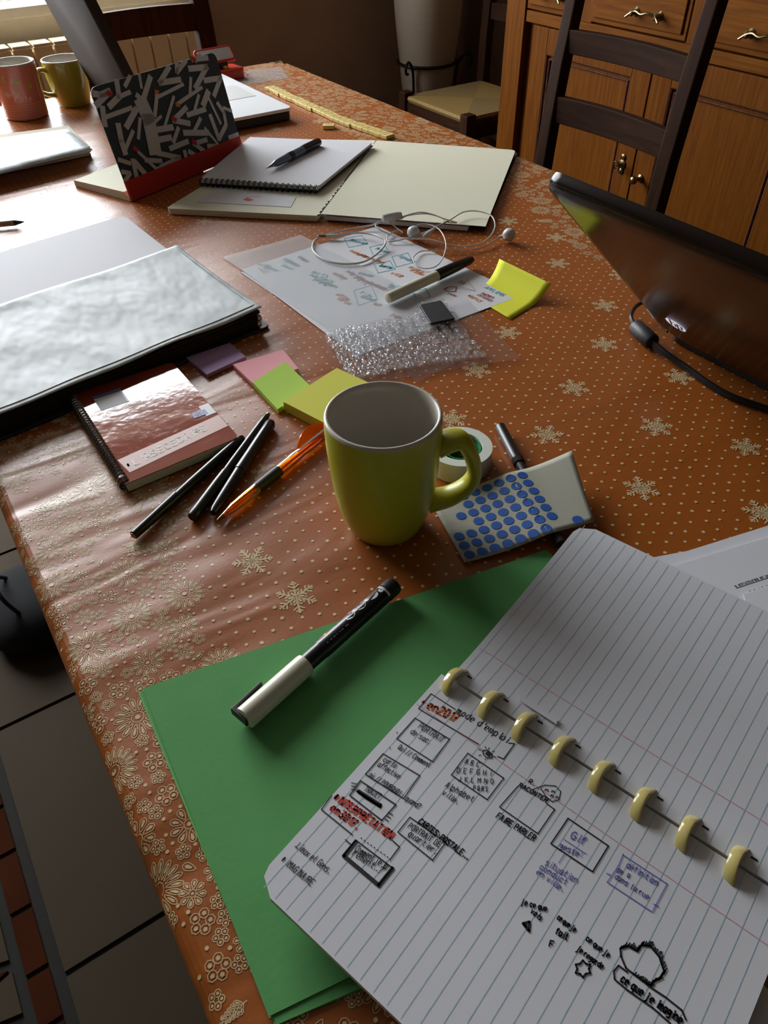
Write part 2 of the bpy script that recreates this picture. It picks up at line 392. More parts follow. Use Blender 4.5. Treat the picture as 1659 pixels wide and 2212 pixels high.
M['trace'] = clear('tracing_paper', (.98, .99, .99), .6, .5, diffuse=(.74, .76, .79), dif=.30)
M['plastic'] = clear('clear_plastic_sheet', (.99, .99, .99), 1, .2, diffuse=(.6, .58, .57), dif=.30)
M['acrylic'] = clear('clear_acrylic', (.985, .985, .99), 1, .08, diffuse=(.75, .75, .76), dif=.05)
M['web'] = clear('clear_disc_web', (.93, .92, .90), .8, .2, diffuse=(.50, .47, .42), dif=.45)
M['stamp'] = clear('clear_polymer', (.99, .99, .993), 1, .06, diffuse=(.9, .9, .92), dif=.05)
M['tape'] = mat('matt_clear_tape', (.72, .76, .70), .35, sss=.3)
M['tapegreen'] = mat('green_spool', (.01, .20, .07), .35)
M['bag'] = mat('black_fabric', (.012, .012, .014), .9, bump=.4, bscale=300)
M['bluepen'] = mat('steel_blue_pen', (.10, .16, .24), .25, coat=.3)
M['pencil'] = mat('pencil_lacquer', (.40, .24, .12), .4)
M['labelblue'] = mat('blue_print', (.08, .11, .33), .35)
M['whiteprint'] = mat('pinkish_band', (.62, .38, .34), .3, coat=.4)

# ------------------------------------------------------------------ the room
RX0, RX1, RY0, RY1, RH = -1.9, WX, -2.2, 2.4, 2.5
mb = MB()
TP = .449; y0 = .215
mb.box((RX0-.15, RY0-.15, -.12), (RX1+.25, RY1+.15, -.004), 2)
g = .004
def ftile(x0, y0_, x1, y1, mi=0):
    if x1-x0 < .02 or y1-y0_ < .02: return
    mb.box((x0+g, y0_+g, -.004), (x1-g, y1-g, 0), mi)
xs = [.519+TP*k for k in range(-6, 7)]
for i in range(len(xs)-1):
    a, b = max(xs[i], RX0), min(xs[i+1], RX1)
    if b-a < .03: continue
    for j in range(6):
        ftile(a, max(y0-TP*(j+1), RY0), b, y0-TP*j)
    for j in range(5):
        ftile(a, .60+TP*j, b, min(.60+TP*(j+1), RY1))
x = RX0; k = 0
while x < RX1-.02:                                       # terracotta strips either side of a band of broken tile
    x2 = min(x+.085+random.uniform(-.02, .03), RX1)
    ftile(x, .224, x2, .262, 1); ftile(x, .552, x2, .59, 1)
    x = x2
x = RX0; k = 0
while x < RX1:
    d = .075+random.uniform(-.02, .03)
    for (ya, yb) in ((.268, .41), (.41, .548)):
        a_ = [(x, ya), (x+d*.9, ya), (x+d*.4, yb)]; b_ = [(x+d*.9, ya+.0), (x+d*1.4, yb), (x+d*.4, yb)]
        for q, mi in ((a_, k % 2), (b_, 1-k % 2)):
            c = Vector((sum(p[0] for p in q)/3, sum(p[1] for p in q)/3, 0))
            q = [(c.x+(p[0]-c.x)*.86, c.y+(p[1]-c.y)*.9, 0) for p in q]
            if max(p[0] for p in q) < RX1: mb.prism([Vector(p) for p in q], .004, mi)
        k += 1
    x += d
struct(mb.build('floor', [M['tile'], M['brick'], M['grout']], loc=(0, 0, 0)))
mb = MB(); mb.box((RX0-.15, RY0-.15, RH), (RX1+.25, RY1+.15, RH+.1)); struct(mb.build('ceiling', M['ceil'], loc=(0, 0, RH)))
mb = MB()      # window wall with an opening
mb.box((WX, RY0-.15, 0), (WX+.25, WY0-.02, RH)); mb.box((WX, WY1+.02, 0), (WX+.25, RY1+.15, RH))
mb.box((WX, WY0-.02, 0), (WX+.25, WY1+.02, .734)); mb.box((WX, WY0-.02, WZ1+.02), (WX+.25, WY1+.02, RH))
struct(mb.build('wall_far', M['wallf'], loc=(WX, 0, 0)))
mb = MB(); mb.box((RX0-.15, RY0-.15, 0), (WX, RY0, RH)); struct(mb.build('wall_right', M['wall'], loc=(0, RY0, 0)))
mb = MB(); mb.box((RX0-.15, RY1, 0), (WX, RY1+.15, RH)); struct(mb.build('wall_left', M['plaster'], loc=(0, RY1, 0)))
mb = MB(); mb.box((RX0-.15, RY0, 0), (RX0, RY1, RH)); struct(mb.build('wall_near', M['plaster'], loc=(RX0, 0, 0)))
mb = MB(); mb.box((WX-.012, RY0, 0), (WX, -1.10, .08)); struct(mb.build('baseboard_far', M['darkwoodx'], loc=(WX, 0, 0)))
wn = MB(); fx = WX+.12
def bar(y0_, y1, z0, z1, d=.05): wn.box((fx, y0_, z0), (fx+d, y1, z1))
bar(WY0-.02, WY1+.02, .765, WZ0+.03); bar(WY0-.02, WY1+.02, WZ1-.05, WZ1+.02)
for yy in (WY0+.01, WY1-.01): bar(yy-.03, yy+.03, WZ0+.03, WZ1-.05)
bar(-.035, .035, WZ0+.03, WZ1-.05)
wo = struct(wn.build('window_1', M['framew'], loc=(fx, 0, WZ0), bevel=.004))
for a, b in ((WY0+.04, -.035), (.035, WY1-.04)):
    gm = MB(); gm.box((fx+.022, a, WZ0+.03), (fx+.026, b, WZ1-.05)); gm.build('window_pane', M['glass'], wo)
# stone sill, two stepped courses
mb = MB(); mb.box((WX-.045, WY0-.05, .735), (WX, WY1+.05, .765)); mb.box((WX, WY0-.02, .735), (WX+.12, WY1+.02, .765)); mb.box((WX-.02, WY0-.05, .62), (WX, WY1+.05, .735))
struct(mb.build('trim_1', M['sill'], loc=(WX, 0, .775), bevel=.004))

# radiator: a row of flat columns
RXF = 2.80; rz = .675; ry0 = -1.09
root = thing('radiator', 'cream column radiator under the window sill behind the table', 'radiator', (RXF+.04, 0, .09))
mb = MB(); y = ry0; pit = .062
while y < .95:
    mb.box((RXF, y+.002, .12), (RXF+.012, y+pit-.0035, rz)); y += pit
mb.build('front_panel', M['rad'], root, bevel=.003)
mb = MB(); mb.box((RXF+.013, ry0, .12), (RXF+.07, .95, rz-.012)); mb.build('body', M['rad'], root, bevel=.004)
mb = MB()
y = ry0
while y < .95:
    mb.box((RXF+.002, y+.003, rz+.001), (RXF+.068, y+pit-.005, rz+.007)); y += pit
mb.build('top_grille', M['rad'], root, bevel=.001)
for yy in (-.9, .8):
    mb = MB(); mb.box((RXF+.02, yy-.02, 0), (RXF+.05, yy+.02, .12)); mb.build('foot', M['rad'], root)
for yy in (-.6, .5):
    mb = MB(); mb.box((RXF+.07, yy-.02, .35), (WX-.022, yy+.02, .40)); mb.build('bracket', M['rad'], root)

# ------------------------------------------------------------------ table and cloth
TX0, TX1, TY0, TY1 = -.45, 1.845, -.905, .0246
root = thing('dining_table', 'long wooden dining table hidden under the orange oilcloth', 'table', ((TX0+TX1)/2, (TY0+TY1)/2, 0))
def rr2(x0, y0_, x1, y1, r, z, n=8):
    return rrect(Vector(((x0+x1)/2, (y0_+y1)/2, z)), Vector((1, 0, 0)), Vector((0, 1, 0)), (x1-x0)/2, (y1-y0_)/2, r, n)
mb = MB(); mb.prism(rr2(TX0+.014, TY0+.014, TX1-.014, TY1-.014, .06, TZ-.0025), .03); mb.build('tabletop', M['redwood'], root)
mb = MB(); mb.box((TX0+.10, TY0+.09, TZ-.12), (TX1-.10, TY0+.115, TZ-.0325)); mb.box((TX0+.10, TY1-.115, TZ-.12), (TX1-.10, TY1-.09, TZ-.0325))
mb.box((TX0+.10, TY0+.115, TZ-.12), (TX0+.125, TY1-.115, TZ-.0325)); mb.box((TX1-.125, TY0+.115, TZ-.12), (TX1-.10, TY1-.115, TZ-.0325)); mb.build('apron', M['redwood'], root)
for lx in (TX0+.15, TX1-.15):
    for ly in (TY0+.14, TY1-.14):
        mb = MB(); mb.box((lx-.03, ly-.03, 0), (lx+.03, ly+.03, TZ-.0325)); mb.build('leg', M['redwood'], root, bevel=.004)
# cloth: flat top, rounded shoulder, hanging hem
FR = .013; HEM = .17
mb = MB()
def loop(ins, z, wav=0):
    P = rr2(TX0+ins, TY0+ins, TX1-ins, TY1-ins, max(.07-ins, .02), z, 12)
    out = []; N = len(P)
    # resample edges so the hem can ripple
    for i in range(N):
        a, b = P[i], P[(i+1) % N]; L = (b-a).length; n = max(1, int(L/.05))
        for k in range(n): out.append(a.lerp(b, k/n))
    if wav:
        c = Vector(((TX0+TX1)/2, (TY0+TY1)/2, z)); M_ = len(out); res = []
        for i, p in enumerate(out):
            t = (out[(i+1) % M_]-out[i-1]).normalized(); nn = Vector((t.y, -t.x, 0)); s_ = i
            res.append(p - nn*wav*(.5+.5*math.sin(s_*.9+math.sin(s_*.23)*2)))
        out = res
    return out
def loops(specs):
    base = None; out = []
    ref = loop(FR, TZ)
    # all loops share the reference sampling, pushed outwards along the normal
    N = len(ref)
    nr = []
    for i in range(N):
        t = (ref[(i+1) % N]-ref[i-1]).normalized(); nr.append(Vector((t.y, -t.x, 0)))
    for (d, z, wv) in specs:
        out.append([ref[i]+nr[i]*(d - wv*(.5+.5*math.sin(i*.8+2*math.sin(i*.21)))) + Vector((0, 0, z-TZ)) for i in range(N)])
    return out
sp = [(0, TZ, 0)]
for k in range(1, 7):
    an = math.pi/2*k/6; sp.append((FR*math.sin(an), TZ-FR+FR*math.cos(an), 0))
sp += [(FR-.001, TZ-.05, .004), (FR-.002, TZ-.10, .010), (FR-.002, TZ-HEM, .016)]
LP = loops(sp); N = len(LP[0]); vs = [p for L in LP for p in L]
fs = [list(range(N))] + [[i*N+k, (i+1)*N+k, (i+1)*N+(k+1) % N, i*N+(k+1) % N] for i in range(len(LP)-1) for k in range(N)]
mb.add(vs, fs, 0)
def cz(x, y):   # height of the print following the shoulder
    d = max(0, y-(TY1-FR), (TY0+FR)-y, x-(TX1-FR)); d = min(d, FR*.999)
    return TZ + .00012 - (FR-math.sqrt(FR*FR-d*d))
rnd = random.Random(3); CNT = [0]
def pp(pts):
    P = [Vector((x_, y_, 0)) for x_, y_ in pts]
    if area2(P) < 0: P = P[::-1]
    if any(p.y > TY1-.0008 or p.y < TY0+.0008 or p.x > TX1-.0008 for p in P): return
    CNT[0] += 1; mb.poly([(p.x, p.y, cz(p.x, p.y) + .00003*(CNT[0] % 7)) for p in P], 1)
def dot(x_, y_, r, n=7): pp([(x_+r*math.cos(2*math.pi*k/n), y_+r*math.sin(2*math.pi*k/n)) for k in range(n)])
def seg(x0, y0_, x1, y1, wd):
    dx, dy = x1-x0, y1-y0_; L = math.hypot(dx, dy) or 1; nx, ny = -dy/L*wd/2, dx/L*wd/2
    pp([(x0-nx, y0_-ny), (x1-nx, y1-ny), (x1+nx, y1+ny), (x0+nx, y0_+ny)])
def lp(pts, wd, closed=True):
    n = len(pts)
    for i in range(n if closed else n-1):
        a, b = pts[i], pts[(i+1) % n]; seg(a[0], a[1], b[0], b[1], wd)
LW = .00048
def petal(x_, y_, a, r0, r1, wd, fill=True):
    ca, sa = math.cos(a), math.sin(a); q = []
    for t, w_ in ((0, .15), (.35, .75), (.7, 1), (.92, .6), (1, 0), (.92, -.6), (.7, -1), (.35, -.75), (0, -.15)):
        u = r0+(r1-r0)*t; v = w_*wd; q.append((x_+u*ca-v*sa, y_+u*sa+v*ca))
    lp(q, LW, True)
    if fill:
        q2 = []
        for t, w_ in ((.3, .25), (.7, .5), (.88, 0), (.7, -.5), (.3, -.25)):
            u = r0+(r1-r0)*t; v = w_*wd; q2.append((x_+u*ca-v*sa, y_+u*sa+v*ca))
        pp(q2)
def daisy(x_, y_, r, n):
    a0 = rnd.uniform(0, 6)
    for k in range(n): petal(x_, y_, a0+2*math.pi*k/n, r*.34, r, r*math.pi/n*.55)
    lp([(x_+r*.27*math.cos(2*math.pi*k/9), y_+r*.27*math.sin(2*math.pi*k/9)) for k in range(9)], LW); dot(x_, y_, r*.12)
def blossom(x_, y_, r):
    a0 = rnd.uniform(0, 6)
    for k in range(5):
        a = a0+2*math.pi*k/5; px, py = x_+r*.58*math.cos(a), y_+r*.58*math.sin(a)
        lp([(px+r*.36*math.cos(2*math.pi*j/7), py+r*.36*math.sin(2*math.pi*j/7)) for j in range(7)], LW)
        dot(px, py, r*.18, 5)
def leaf(x_, y_, a, L, w_=.3):
    petal(x_, y_, a, 0, L, L*w_*.5, True)
def sprig(x_, y_, a, L):
    ca, sa = math.cos(a), math.sin(a); seg(x_, y_, x_+L*ca, y_+L*sa, LW*1.4)
    for k in range(1, 6):
        t = k/6; px, py = x_+L*t*ca, y_+L*t*sa; l_ = L*.38*(1-.5*t)
        leaf(px, py, a+.8, l_, .45); leaf(px, py, a-.8, l_, .45)
    leaf(x_+L*ca, y_+L*sa, a, L*.25, .5)
def snow(x_, y_, r):
    a0 = rnd.uniform(0, 1)
    for k in range(6):
        a = a0+k*math.pi/3; ca, sa = math.cos(a), math.sin(a)
        seg(x_, y_, x_+r*ca, y_+r*sa, r*.10)
        for t, l_ in ((.35, .28), (.6, .36), (.82, .22)):
            for s_ in (.9, -.9):
                seg(x_+r*t*ca, y_+r*t*sa, x_+r*t*ca+r*l_*math.cos(a+s_), y_+r*t*sa+r*l_*math.sin(a+s_), r*.085)
        leaf(x_, y_, a+math.pi/6, r*.5, .55)
        dot(x_+r*ca, y_+r*sa, r*.09, 5)
def edged(x_, y_):   # distance inside from the table edge, with a wavy limit for the flowered band
    return min(TY1-y_, y_-TY0, TX1-x_, x_-TX0)
def band(x_, y_):
    d = edged(x_, y_)
    lim = .100+.035*math.sin(x_*11+.8)+.03*math.sin(y_*9+x_*5)+(.05 if y_ < -.5 else 0)
    return d < lim
placed = []
def free(x_, y_, r):
    for (a, b, q) in placed:
        if (a-x_)**2+(b-y_)**2 < (r+q)**2: return False
    return True
SN = [(975,905),(1307,660),(1305,744),(1467,814),(1240,838),(1418,922),(1181,939),(1205,569),(1202,513),(1289,520),(1342,594),(1097,478),(1097,719),(1385,1055),(1645,1108),(545,1212),(1030,800),(775,275),(690,262),(640,1290)]
for q in SN:
    p = T(*q); placed.append((p.x, p.y, .016)); snow(p.x, p.y, .0145)
for _ in range(160):
    x_, y_ = rnd.uniform(TX0+.05, TX1-.03), rnd.uniform(TY0+.03, TY1-.03)
    if band(x_, y_) or not free(x_, y_, .055): continue
    placed.append((x_, y_, .015)); snow(x_, y_, rnd.uniform(.010, .014))
bandp = []
def bfree(x_, y_, r):
    for (a, b, q) in bandp:
        if (a-x_)**2+(b-y_)**2 < (r+q)**2*.80: return False
    return free(x_, y_, r*.8)
for R_, tries in ((.0150, 420), (.0110, 900), (.0072, 5000), (.0047, 24000), (.0026, 40000)):
    for _ in range(tries):
        if rnd.random() < .55: x_, y_ = rnd.uniform(-.02, TX1), TY1-rnd.uniform(0, .17)
        elif rnd.random() < .7: x_, y_ = rnd.uniform(.3, TX1), TY0+rnd.uniform(0, .22)
        else: x_, y_ = TX1-rnd.uniform(0, .18), rnd.uniform(TY0, TY1)
        if not band(x_, y_) or not bfree(x_, y_, R_): continue
        bandp.append((x_, y_, R_)); q = rnd.random()
        if R_ > .014: daisy(x_, y_, R_, rnd.choice((14, 16, 18))) if q < .6 else sprig(x_-R_*.7, y_-R_*.5, rnd.uniform(0, 6), R_*1.7)
        elif R_ > .010: daisy(x_, y_, R_, rnd.choice((9, 11))) if q < .55 else sprig(x_, y_, rnd.uniform(0, 6), R_*1.2)
        elif R_ > .0065: blossom(x_, y_, R_) if q < .7 else daisy(x_, y_, R_, 8)
        elif R_ > .004: blossom(x_, y_, R_) if q < .75 else leaf(x_, y_, rnd.uniform(0, 6), R_*1.6, .6)
        else: dot(x_, y_, R_*.45)
# dots in staggered rows
px_ = .0125; py_ = .0108; j = 0; y_ = TY0+.01
while y_ < TY1-.004:
    x_ = TX0+.01+(px_/2 if j % 2 else 0)
    while x_ < TX1-.01:
        a, b = x_+rnd.uniform(-.0012, .0012), y_+rnd.uniform(-.0012, .0012)
        if not band(a, b) and free(a, b, .0015): dot(a, b, .0014+rnd.uniform(-.0002, .0002), 7)
        x_ += px_
    y_ += py_; j += 1
p = T(80, 1240); mb.poly([(p.x+.0022*math.cos(t)*1.6, p.y+.0008*math.sin(t), cz(p.x, p.y)+.0004) for t in range(6)], 2)
o = mb.build('tablecloth', [M['cloth'], M['print'], M['ink']], loc=((TX0+TX1)/2, (TY0+TY1)/2, TZ))
tag(o, 'orange oilcloth printed with cream flowers, snowflakes and dots covering the dining table', 'tablecloth')

# ------------------------------------------------------------------ chairs
def chair(name, label, cat_loc, ang, w=.42, d=.38, seat=.45, H=.93, slats=((.83, .865), (.705, .755)), group=None, post=.040, wm='darkwood', rail='darkwoodx'):
    """ladder-back chair; local +Y points to the front, origin under the seat centre"""
    x0, y0_ = cat_loc; root = thing(name, label, 'chair', (x0, y0_, 0), group)
    R_ = Matrix.Translation((x0, y0_, 0)) @ Matrix.Rotation(ang, 4, 'Z')
    def nb(): b = MB(); b.m = R_; return b
    hw = w/2-post/2; yb = -d/2; yf = d/2-post/2
    for s_ in (-1, 1):
        b = nb(); n = 9
        for i in range(n-1):
            pass
        P = [(s_*hw, yb+(-.02 if z < .1 else 0)-(max(0, z-seat))**2*.16, z) for z in [0, .1, .2, .3, .45, .6, .7, .8, H]]
        vs = []; fs = []
        for i, p in enumerate(P):
            k = post/2*(1 if i < len(P)-1 else .8); k2 = post*.42
            vs += [(p[0]-k, p[1]-k2, p[2]), (p[0]+k, p[1]-k2, p[2]), (p[0]+k, p[1]+k2, p[2]), (p[0]-k, p[1]+k2, p[2])]
        for i in range(len(P)-1):
            for k in range(4): fs.append((i*4+k, i*4+(k+1) % 4, (i+1)*4+(k+1) % 4, (i+1)*4+k))
        fs += [(3, 2, 1, 0), tuple((len(P)-1)*4+k for k in range(4))]
        b.add(vs, fs); b.build('leg', M[wm], root, bevel=.005)
        b = nb(); b.box((s_*hw-post/2, yf-post/2, 0), (s_*hw+post/2, yf+post/2, seat+.012)); b.build('leg', M[wm], root, bevel=.005)
        b = nb(); b.box((s_*hw-.011, yb+.02, .20), (s_*hw+.011, yf-.02, .235)); b.build('stretcher', M[wm], root, bevel=.003)
    for yy, z_ in ((yf, .16), (yf, .28), (yb, .22)):
        b = nb(); b.box((-hw+.02, yy-.011, z_), (hw-.02, yy+.011, z_+.032)); b.build('stretcher', M[rail], root, bevel=.003)
    for (a, c) in slats:                       # curved back slats
        b = nb(); n = 10; vs = []; fs = []
        zo = (max(0, (a+c)/2-seat))**2*.16
        for i in range(n+1):
            t = i/n; xx = -hw+post*.3+(2*hw-post*.6)*t; yy = yb-zo-.010*math.sin(math.pi*t)
            arch = .002*math.sin(math.pi*t)
            vs += [(xx, yy-.009, a), (xx, yy+.009, a), (xx, yy+.009, c+arch), (xx, yy-.009, c+arch)]
        for i in range(n):
            for k in range(4): fs.append((i*4+k, (i+1)*4+k, (i+1)*4+(k+1) % 4, i*4+(k+1) % 4))
        fs += [(0, 1, 2, 3), tuple(n*4+k for k in (3, 2, 1, 0))]
        b.add(vs, fs); b.build('back_slat', M[rail], root, bevel=.002)
    for (a, b1) in (((-hw, yf), (hw, yf)), ((-hw, yb), (hw, yb)), ((-hw, yb), (-hw, yf)), ((hw, yb), (hw, yf))):
        b = nb(); sx = .011
        b.box((min(a[0], b1[0])-(sx if a[0] == b1[0] else -post/2), min(a[1], b1[1])-(sx if a[1] == b1[1] else -post/2), seat-.065),
              (max(a[0], b1[0])+(sx if a[0] == b1[0] else -post/2), max(a[1], b1[1])+(sx if a[1] == b1[1] else -post/2), seat-.018))
        b.build('seat_rail', M[rail if a[1] == b1[1] else wm], root)
    b = nb(); hx = hw-.005; h0 = yb+.012; h1 = yf+.006; zc = seat+.006; ze = seat
    c = (0, (h0+h1)/2, zc-.004); e = [(-hx, h0, ze), (hx, h0, ze), (hx, h1, ze), (-hx, h1, ze)]
    for i in range(4):
        p, q = e[i], e[(i+1) % 4]
        b.add([p, q, c], [(0, 1, 2)], i % 2)
        pd = (p[0]*1.03, p[1]+(p[1]-c[1])*.03, ze-.008); qd = (q[0]*1.03, q[1]+(q[1]-c[1])*.03, ze-.008)
        pe = (p[0], p[1], ze-.018); qe = (q[0], q[1], ze-.018)
        b.add([p, q, qd, pd, pe, qe], [(0, 3, 2, 1), (3, 4, 5, 2)], i % 2)
    b.build('rush_seat', [M['straw1'], M['straw2']], root)
    return root
chair('dining_chair', 'dark ladder-back wooden chair between the right side of the table and the oak sideboard', (1.075, -1.02), 0, w=.345, d=.36, H=1.02, seat=.45, slats=((.96, .99), (.822, .862), (.70, .748)), post=.033)
chair('dining_chair', 'dark wooden chair at the far end of the table, its back towards the radiator', (1.80, -.640), math.radians(90), w=.34, d=.40, seat=.45, H=.95, slats=((.80, .855), (.60, .65)), post=.042, wm='darkwood', rail='darkwood')
chair('rush_seat_chair', 'straw-seated dark wooden chair by the vase, left of the oak sideboard', (2.27, -1.845), 0, w=.40, d=.37, seat=.445, H=.92, slats=((.80, .85), (.64, .69)), post=.040)

# ------------------------------------------------------------------ oak sideboard
BY = -1.7; bx0, bx1 = .10, 1.965; bz1 = .98
root = thing('oak_sideboard', 'golden oak sideboard with drawers and panelled doors against the right wall', 'sideboard', ((bx0+bx1)/2, BY-.24, 0))
b = MB(); b.box((bx0, BY-.47, .06), (bx1, BY-.022, bz1)); b.box((bx0+.03, BY-.45, 0), (bx1-.03, BY-.05, .06)); b.build('carcass', M['oak'], root, bevel=.003)
b = MB(); b.box((bx0-.02, BY-.49, bz1), (bx1+.02, BY+.02, bz1+.03)); b.build('worktop', M['oakx'], root, bevel=.005)
for a_, c_ in ((1.885, bx1), (bx0, bx0+.08)):
    b = MB(); b.box((a_, BY-.022, 0), (c_, BY, bz1)); b.build('corner_post', M['oak'], root, bevel=.002)
b = MB(); b.box((bx0+.082, BY-.022, .738), (1.883, BY-.004, .766)); b.box((bx0+.082, BY-.022, .955), (1.883, BY-.004, bz1)); b.box((bx0+.082, BY-.022, .06), (1.883, BY-.004, .11)); b.build('rail', M['oakx'], root, bevel=.002)
for xx in (1.655, 1.300, .925, .56):
    b = MB(); b.box((xx-.022, BY-.022, .767), (xx+.022, BY-.006, .954)); b.build('drawer_divider', M['oak'], root)
def pull(par, cx, cz_, L=.075):
    b = MB()
    for s_ in (-1, 1):
        x_ = cx+s_*L/2
        b.lathe([(0, .010), (.004, .011), (.008, .006), (.018, .005), (.022, .008), (.026, .004)], (x_, BY-.002, cz_), (x_, BY+1, cz_), 14)
    P = [(cx-L/2-.014, BY+.024, cz_-.010), (cx-L/2, BY+.022, cz_), (cx-L/4, BY+.027, cz_+.006), (cx, BY+.029, cz_+.002), (cx+L/4, BY+.027, cz_+.006), (cx+L/2, BY+.022, cz_), (cx+L/2+.014, BY+.024, cz_-.010)]
    b.tube(smoothpath(P, 5), .0028, 8)
    b.build('drawer_pull', M['brass'], par, smooth=True)
for (a, c) in ((1.678, 1.882), (1.323, 1.632), (.948, 1.277), (.583, .902), (bx0+.083, .537)):
    b = MB(); b.box((a, BY-.020, .770), (c, BY-.003, .952)); b.box((a+.012, BY-.004, .782), (c-.012, BY+.002, .940))
    dr = b.build('drawer', M['oakx'], root, bevel=.003); pull(dr, (a+c)/2-(.035 if abs(a-1.323) < .01 else 0), .811)
def door(a, c, name='door'):
    z0, z1 = .113, .735; st = .062
    b = MB(); b.box((a, BY-.021, z0), (a+st, BY-.001, z1)); b.box((c-st, BY-.021, z0), (c, BY-.001, z1)); b.box((a+st, BY-.021, z1-st), (c-st, BY-.001, z1)); b.box((a+st, BY-.021, z0), (c-st, BY-.001, z0+st))
    d_ = b.build(name, M['oak'], root, bevel=.002)
    b = MB(); b.box((a+st, BY-.016, z0+st), (c-st, BY-.010, z1-st)); b.build('panel', M['oak'], d_)
    b = MB()
    i0, i1, j0, j1 = a+st, c-st, z0+st, z1-st
    for q, k in ((.0, .007), (.012, .004)):
        b.tube([(i0+q, BY-.008, j0+q), (i1-q, BY-.008, j0+q), (i1-q, BY-.008, j1-q), (i0+q, BY-.008, j1-q)], k, 8, closed=True)
    b.build('moulding', M['redwood'], d_, smooth=True)
    return d_
d1 = door(1.400, 1.845); d2 = door(.945, 1.396); d3 = door(.50, .941); d4 = door(bx0+.085, .496)
def keyplate(par, cx, cz_):
    b = MB(); b.lathe([(0, .012), (.003, .012), (.005, .006)], (cx, BY-.001, cz_), (cx, BY+1, cz_), 14)
    b.lathe([(0, .008), (.003, .008), (.005, .003)], (cx, BY-.001, cz_+.018), (cx, BY+1, cz_+.018), 12); b.lathe([(0, .008), (.003, .008), (.005, .003)], (cx, BY-.001, cz_-.018), (cx, BY+1, cz_-.018), 12)
    b.tube([(cx, BY, cz_), (cx, BY+.022, cz_)], .003, 8); b.tube([(cx+.011*math.cos(t/9*6.283), BY+.022+.004*math.sin(t/9*6.283), cz_+.012*math.sin(t/9*6.283)) for t in range(9)], .0024, 6, closed=True)
    b.build('key', M['brass'], par, smooth=True)
keyplate(d1, 1.437, .467); keyplate(d3, .90, .467)
b = MB(); b.lathe([(0, .010), (.004, .010), (.007, .005), (.02, .005), (.026, .011), (.034, .009), (.037, .003)], (1.366, BY-.001, .449), (1.366, BY+1, .449), 16); b.build('knob', M['brass'], d2, smooth=True)

# ------------------------------------------------------------------ vase in an iron stand
vx, vy = 2.70, -1.95
root = thing('iron_vase_stand', 'black wrought iron stand with scrolls holding the pale stoneware vase', 'stand', (vx, vy, 0))
b = MB(); rr_ = .113
b.tube([(vx+rr_*math.cos(t*.3142), vy+rr_*math.sin(t*.3142), .475) for t in range(20)], .006, 8, closed=True); b.build('ring', M['iron'], root, smooth=True)
for k in range(3):
    an = k*2.094+2.05; ca, sa = math.cos(an), math.sin(an)
    P = [(.19, .004), (.17, .03), (.13, .15), (.112, .30), (.113, .42), (.125, .475), (.155, .50), (.175, .485), (.172, .465), (.158, .462)]
    b = MB(); b.tube(smoothpath([(vx+r_*ca, vy+r_*sa, z_) for r_, z_ in P], 4), .005, 8); b.build('leg', M['iron'], root, smooth=True)
b = MB()
for k in range(3):
    an = k*2.094+2.05; b.tube([(vx, vy, .205), (vx+.118*math.cos(an), vy+.118*math.sin(an), .205)], .005, 8)
b.build('base_support', M['iron'], root, smooth=True)
b = MB(); b.lathe([(0, .062), (.005, .070), (.05, .080), (.12, .091), (.20, .101), (.27, .108), (.35, .118), (.43, .126), (.50, .131), (.54, .129), (.58, .118), (.63, .095), (.67, .068), (.71, .050), (.77, .046), (.80, .055), (.805, .060), (.80, .048), (.72, .040)], (vx, vy, .2115), (vx, vy, 2), 48, close=False)
b.poly([(vx+.062*math.cos(t*.3142), vy+.062*math.sin(t*.3142), .2115) for t in range(20)])
tag(b.build('floor_vase', M['vase'], smooth=True, loc=(vx, vy, .2115)), 'tall pale stoneware vase standing in the black iron stand', 'vase')

# dark bag on the floor, left of the table
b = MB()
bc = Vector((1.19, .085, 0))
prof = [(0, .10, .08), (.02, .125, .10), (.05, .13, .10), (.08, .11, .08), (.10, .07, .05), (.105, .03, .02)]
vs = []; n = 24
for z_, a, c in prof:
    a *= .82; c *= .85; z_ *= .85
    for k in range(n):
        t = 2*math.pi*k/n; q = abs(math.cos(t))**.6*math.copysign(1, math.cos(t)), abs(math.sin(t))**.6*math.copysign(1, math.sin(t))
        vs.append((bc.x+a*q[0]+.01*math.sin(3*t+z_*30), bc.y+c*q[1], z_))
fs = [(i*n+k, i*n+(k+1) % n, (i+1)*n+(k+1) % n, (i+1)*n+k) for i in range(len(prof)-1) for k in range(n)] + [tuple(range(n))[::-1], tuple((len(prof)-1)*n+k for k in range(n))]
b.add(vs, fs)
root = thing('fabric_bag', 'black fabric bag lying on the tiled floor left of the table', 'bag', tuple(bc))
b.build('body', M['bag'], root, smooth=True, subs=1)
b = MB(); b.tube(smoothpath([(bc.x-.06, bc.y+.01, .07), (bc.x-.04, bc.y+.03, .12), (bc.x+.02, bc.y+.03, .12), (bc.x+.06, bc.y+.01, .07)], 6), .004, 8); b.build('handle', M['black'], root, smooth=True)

# ================================================================== things on the table
B0 = .0005
def W3(p): return (p.x, p.y, p.z)
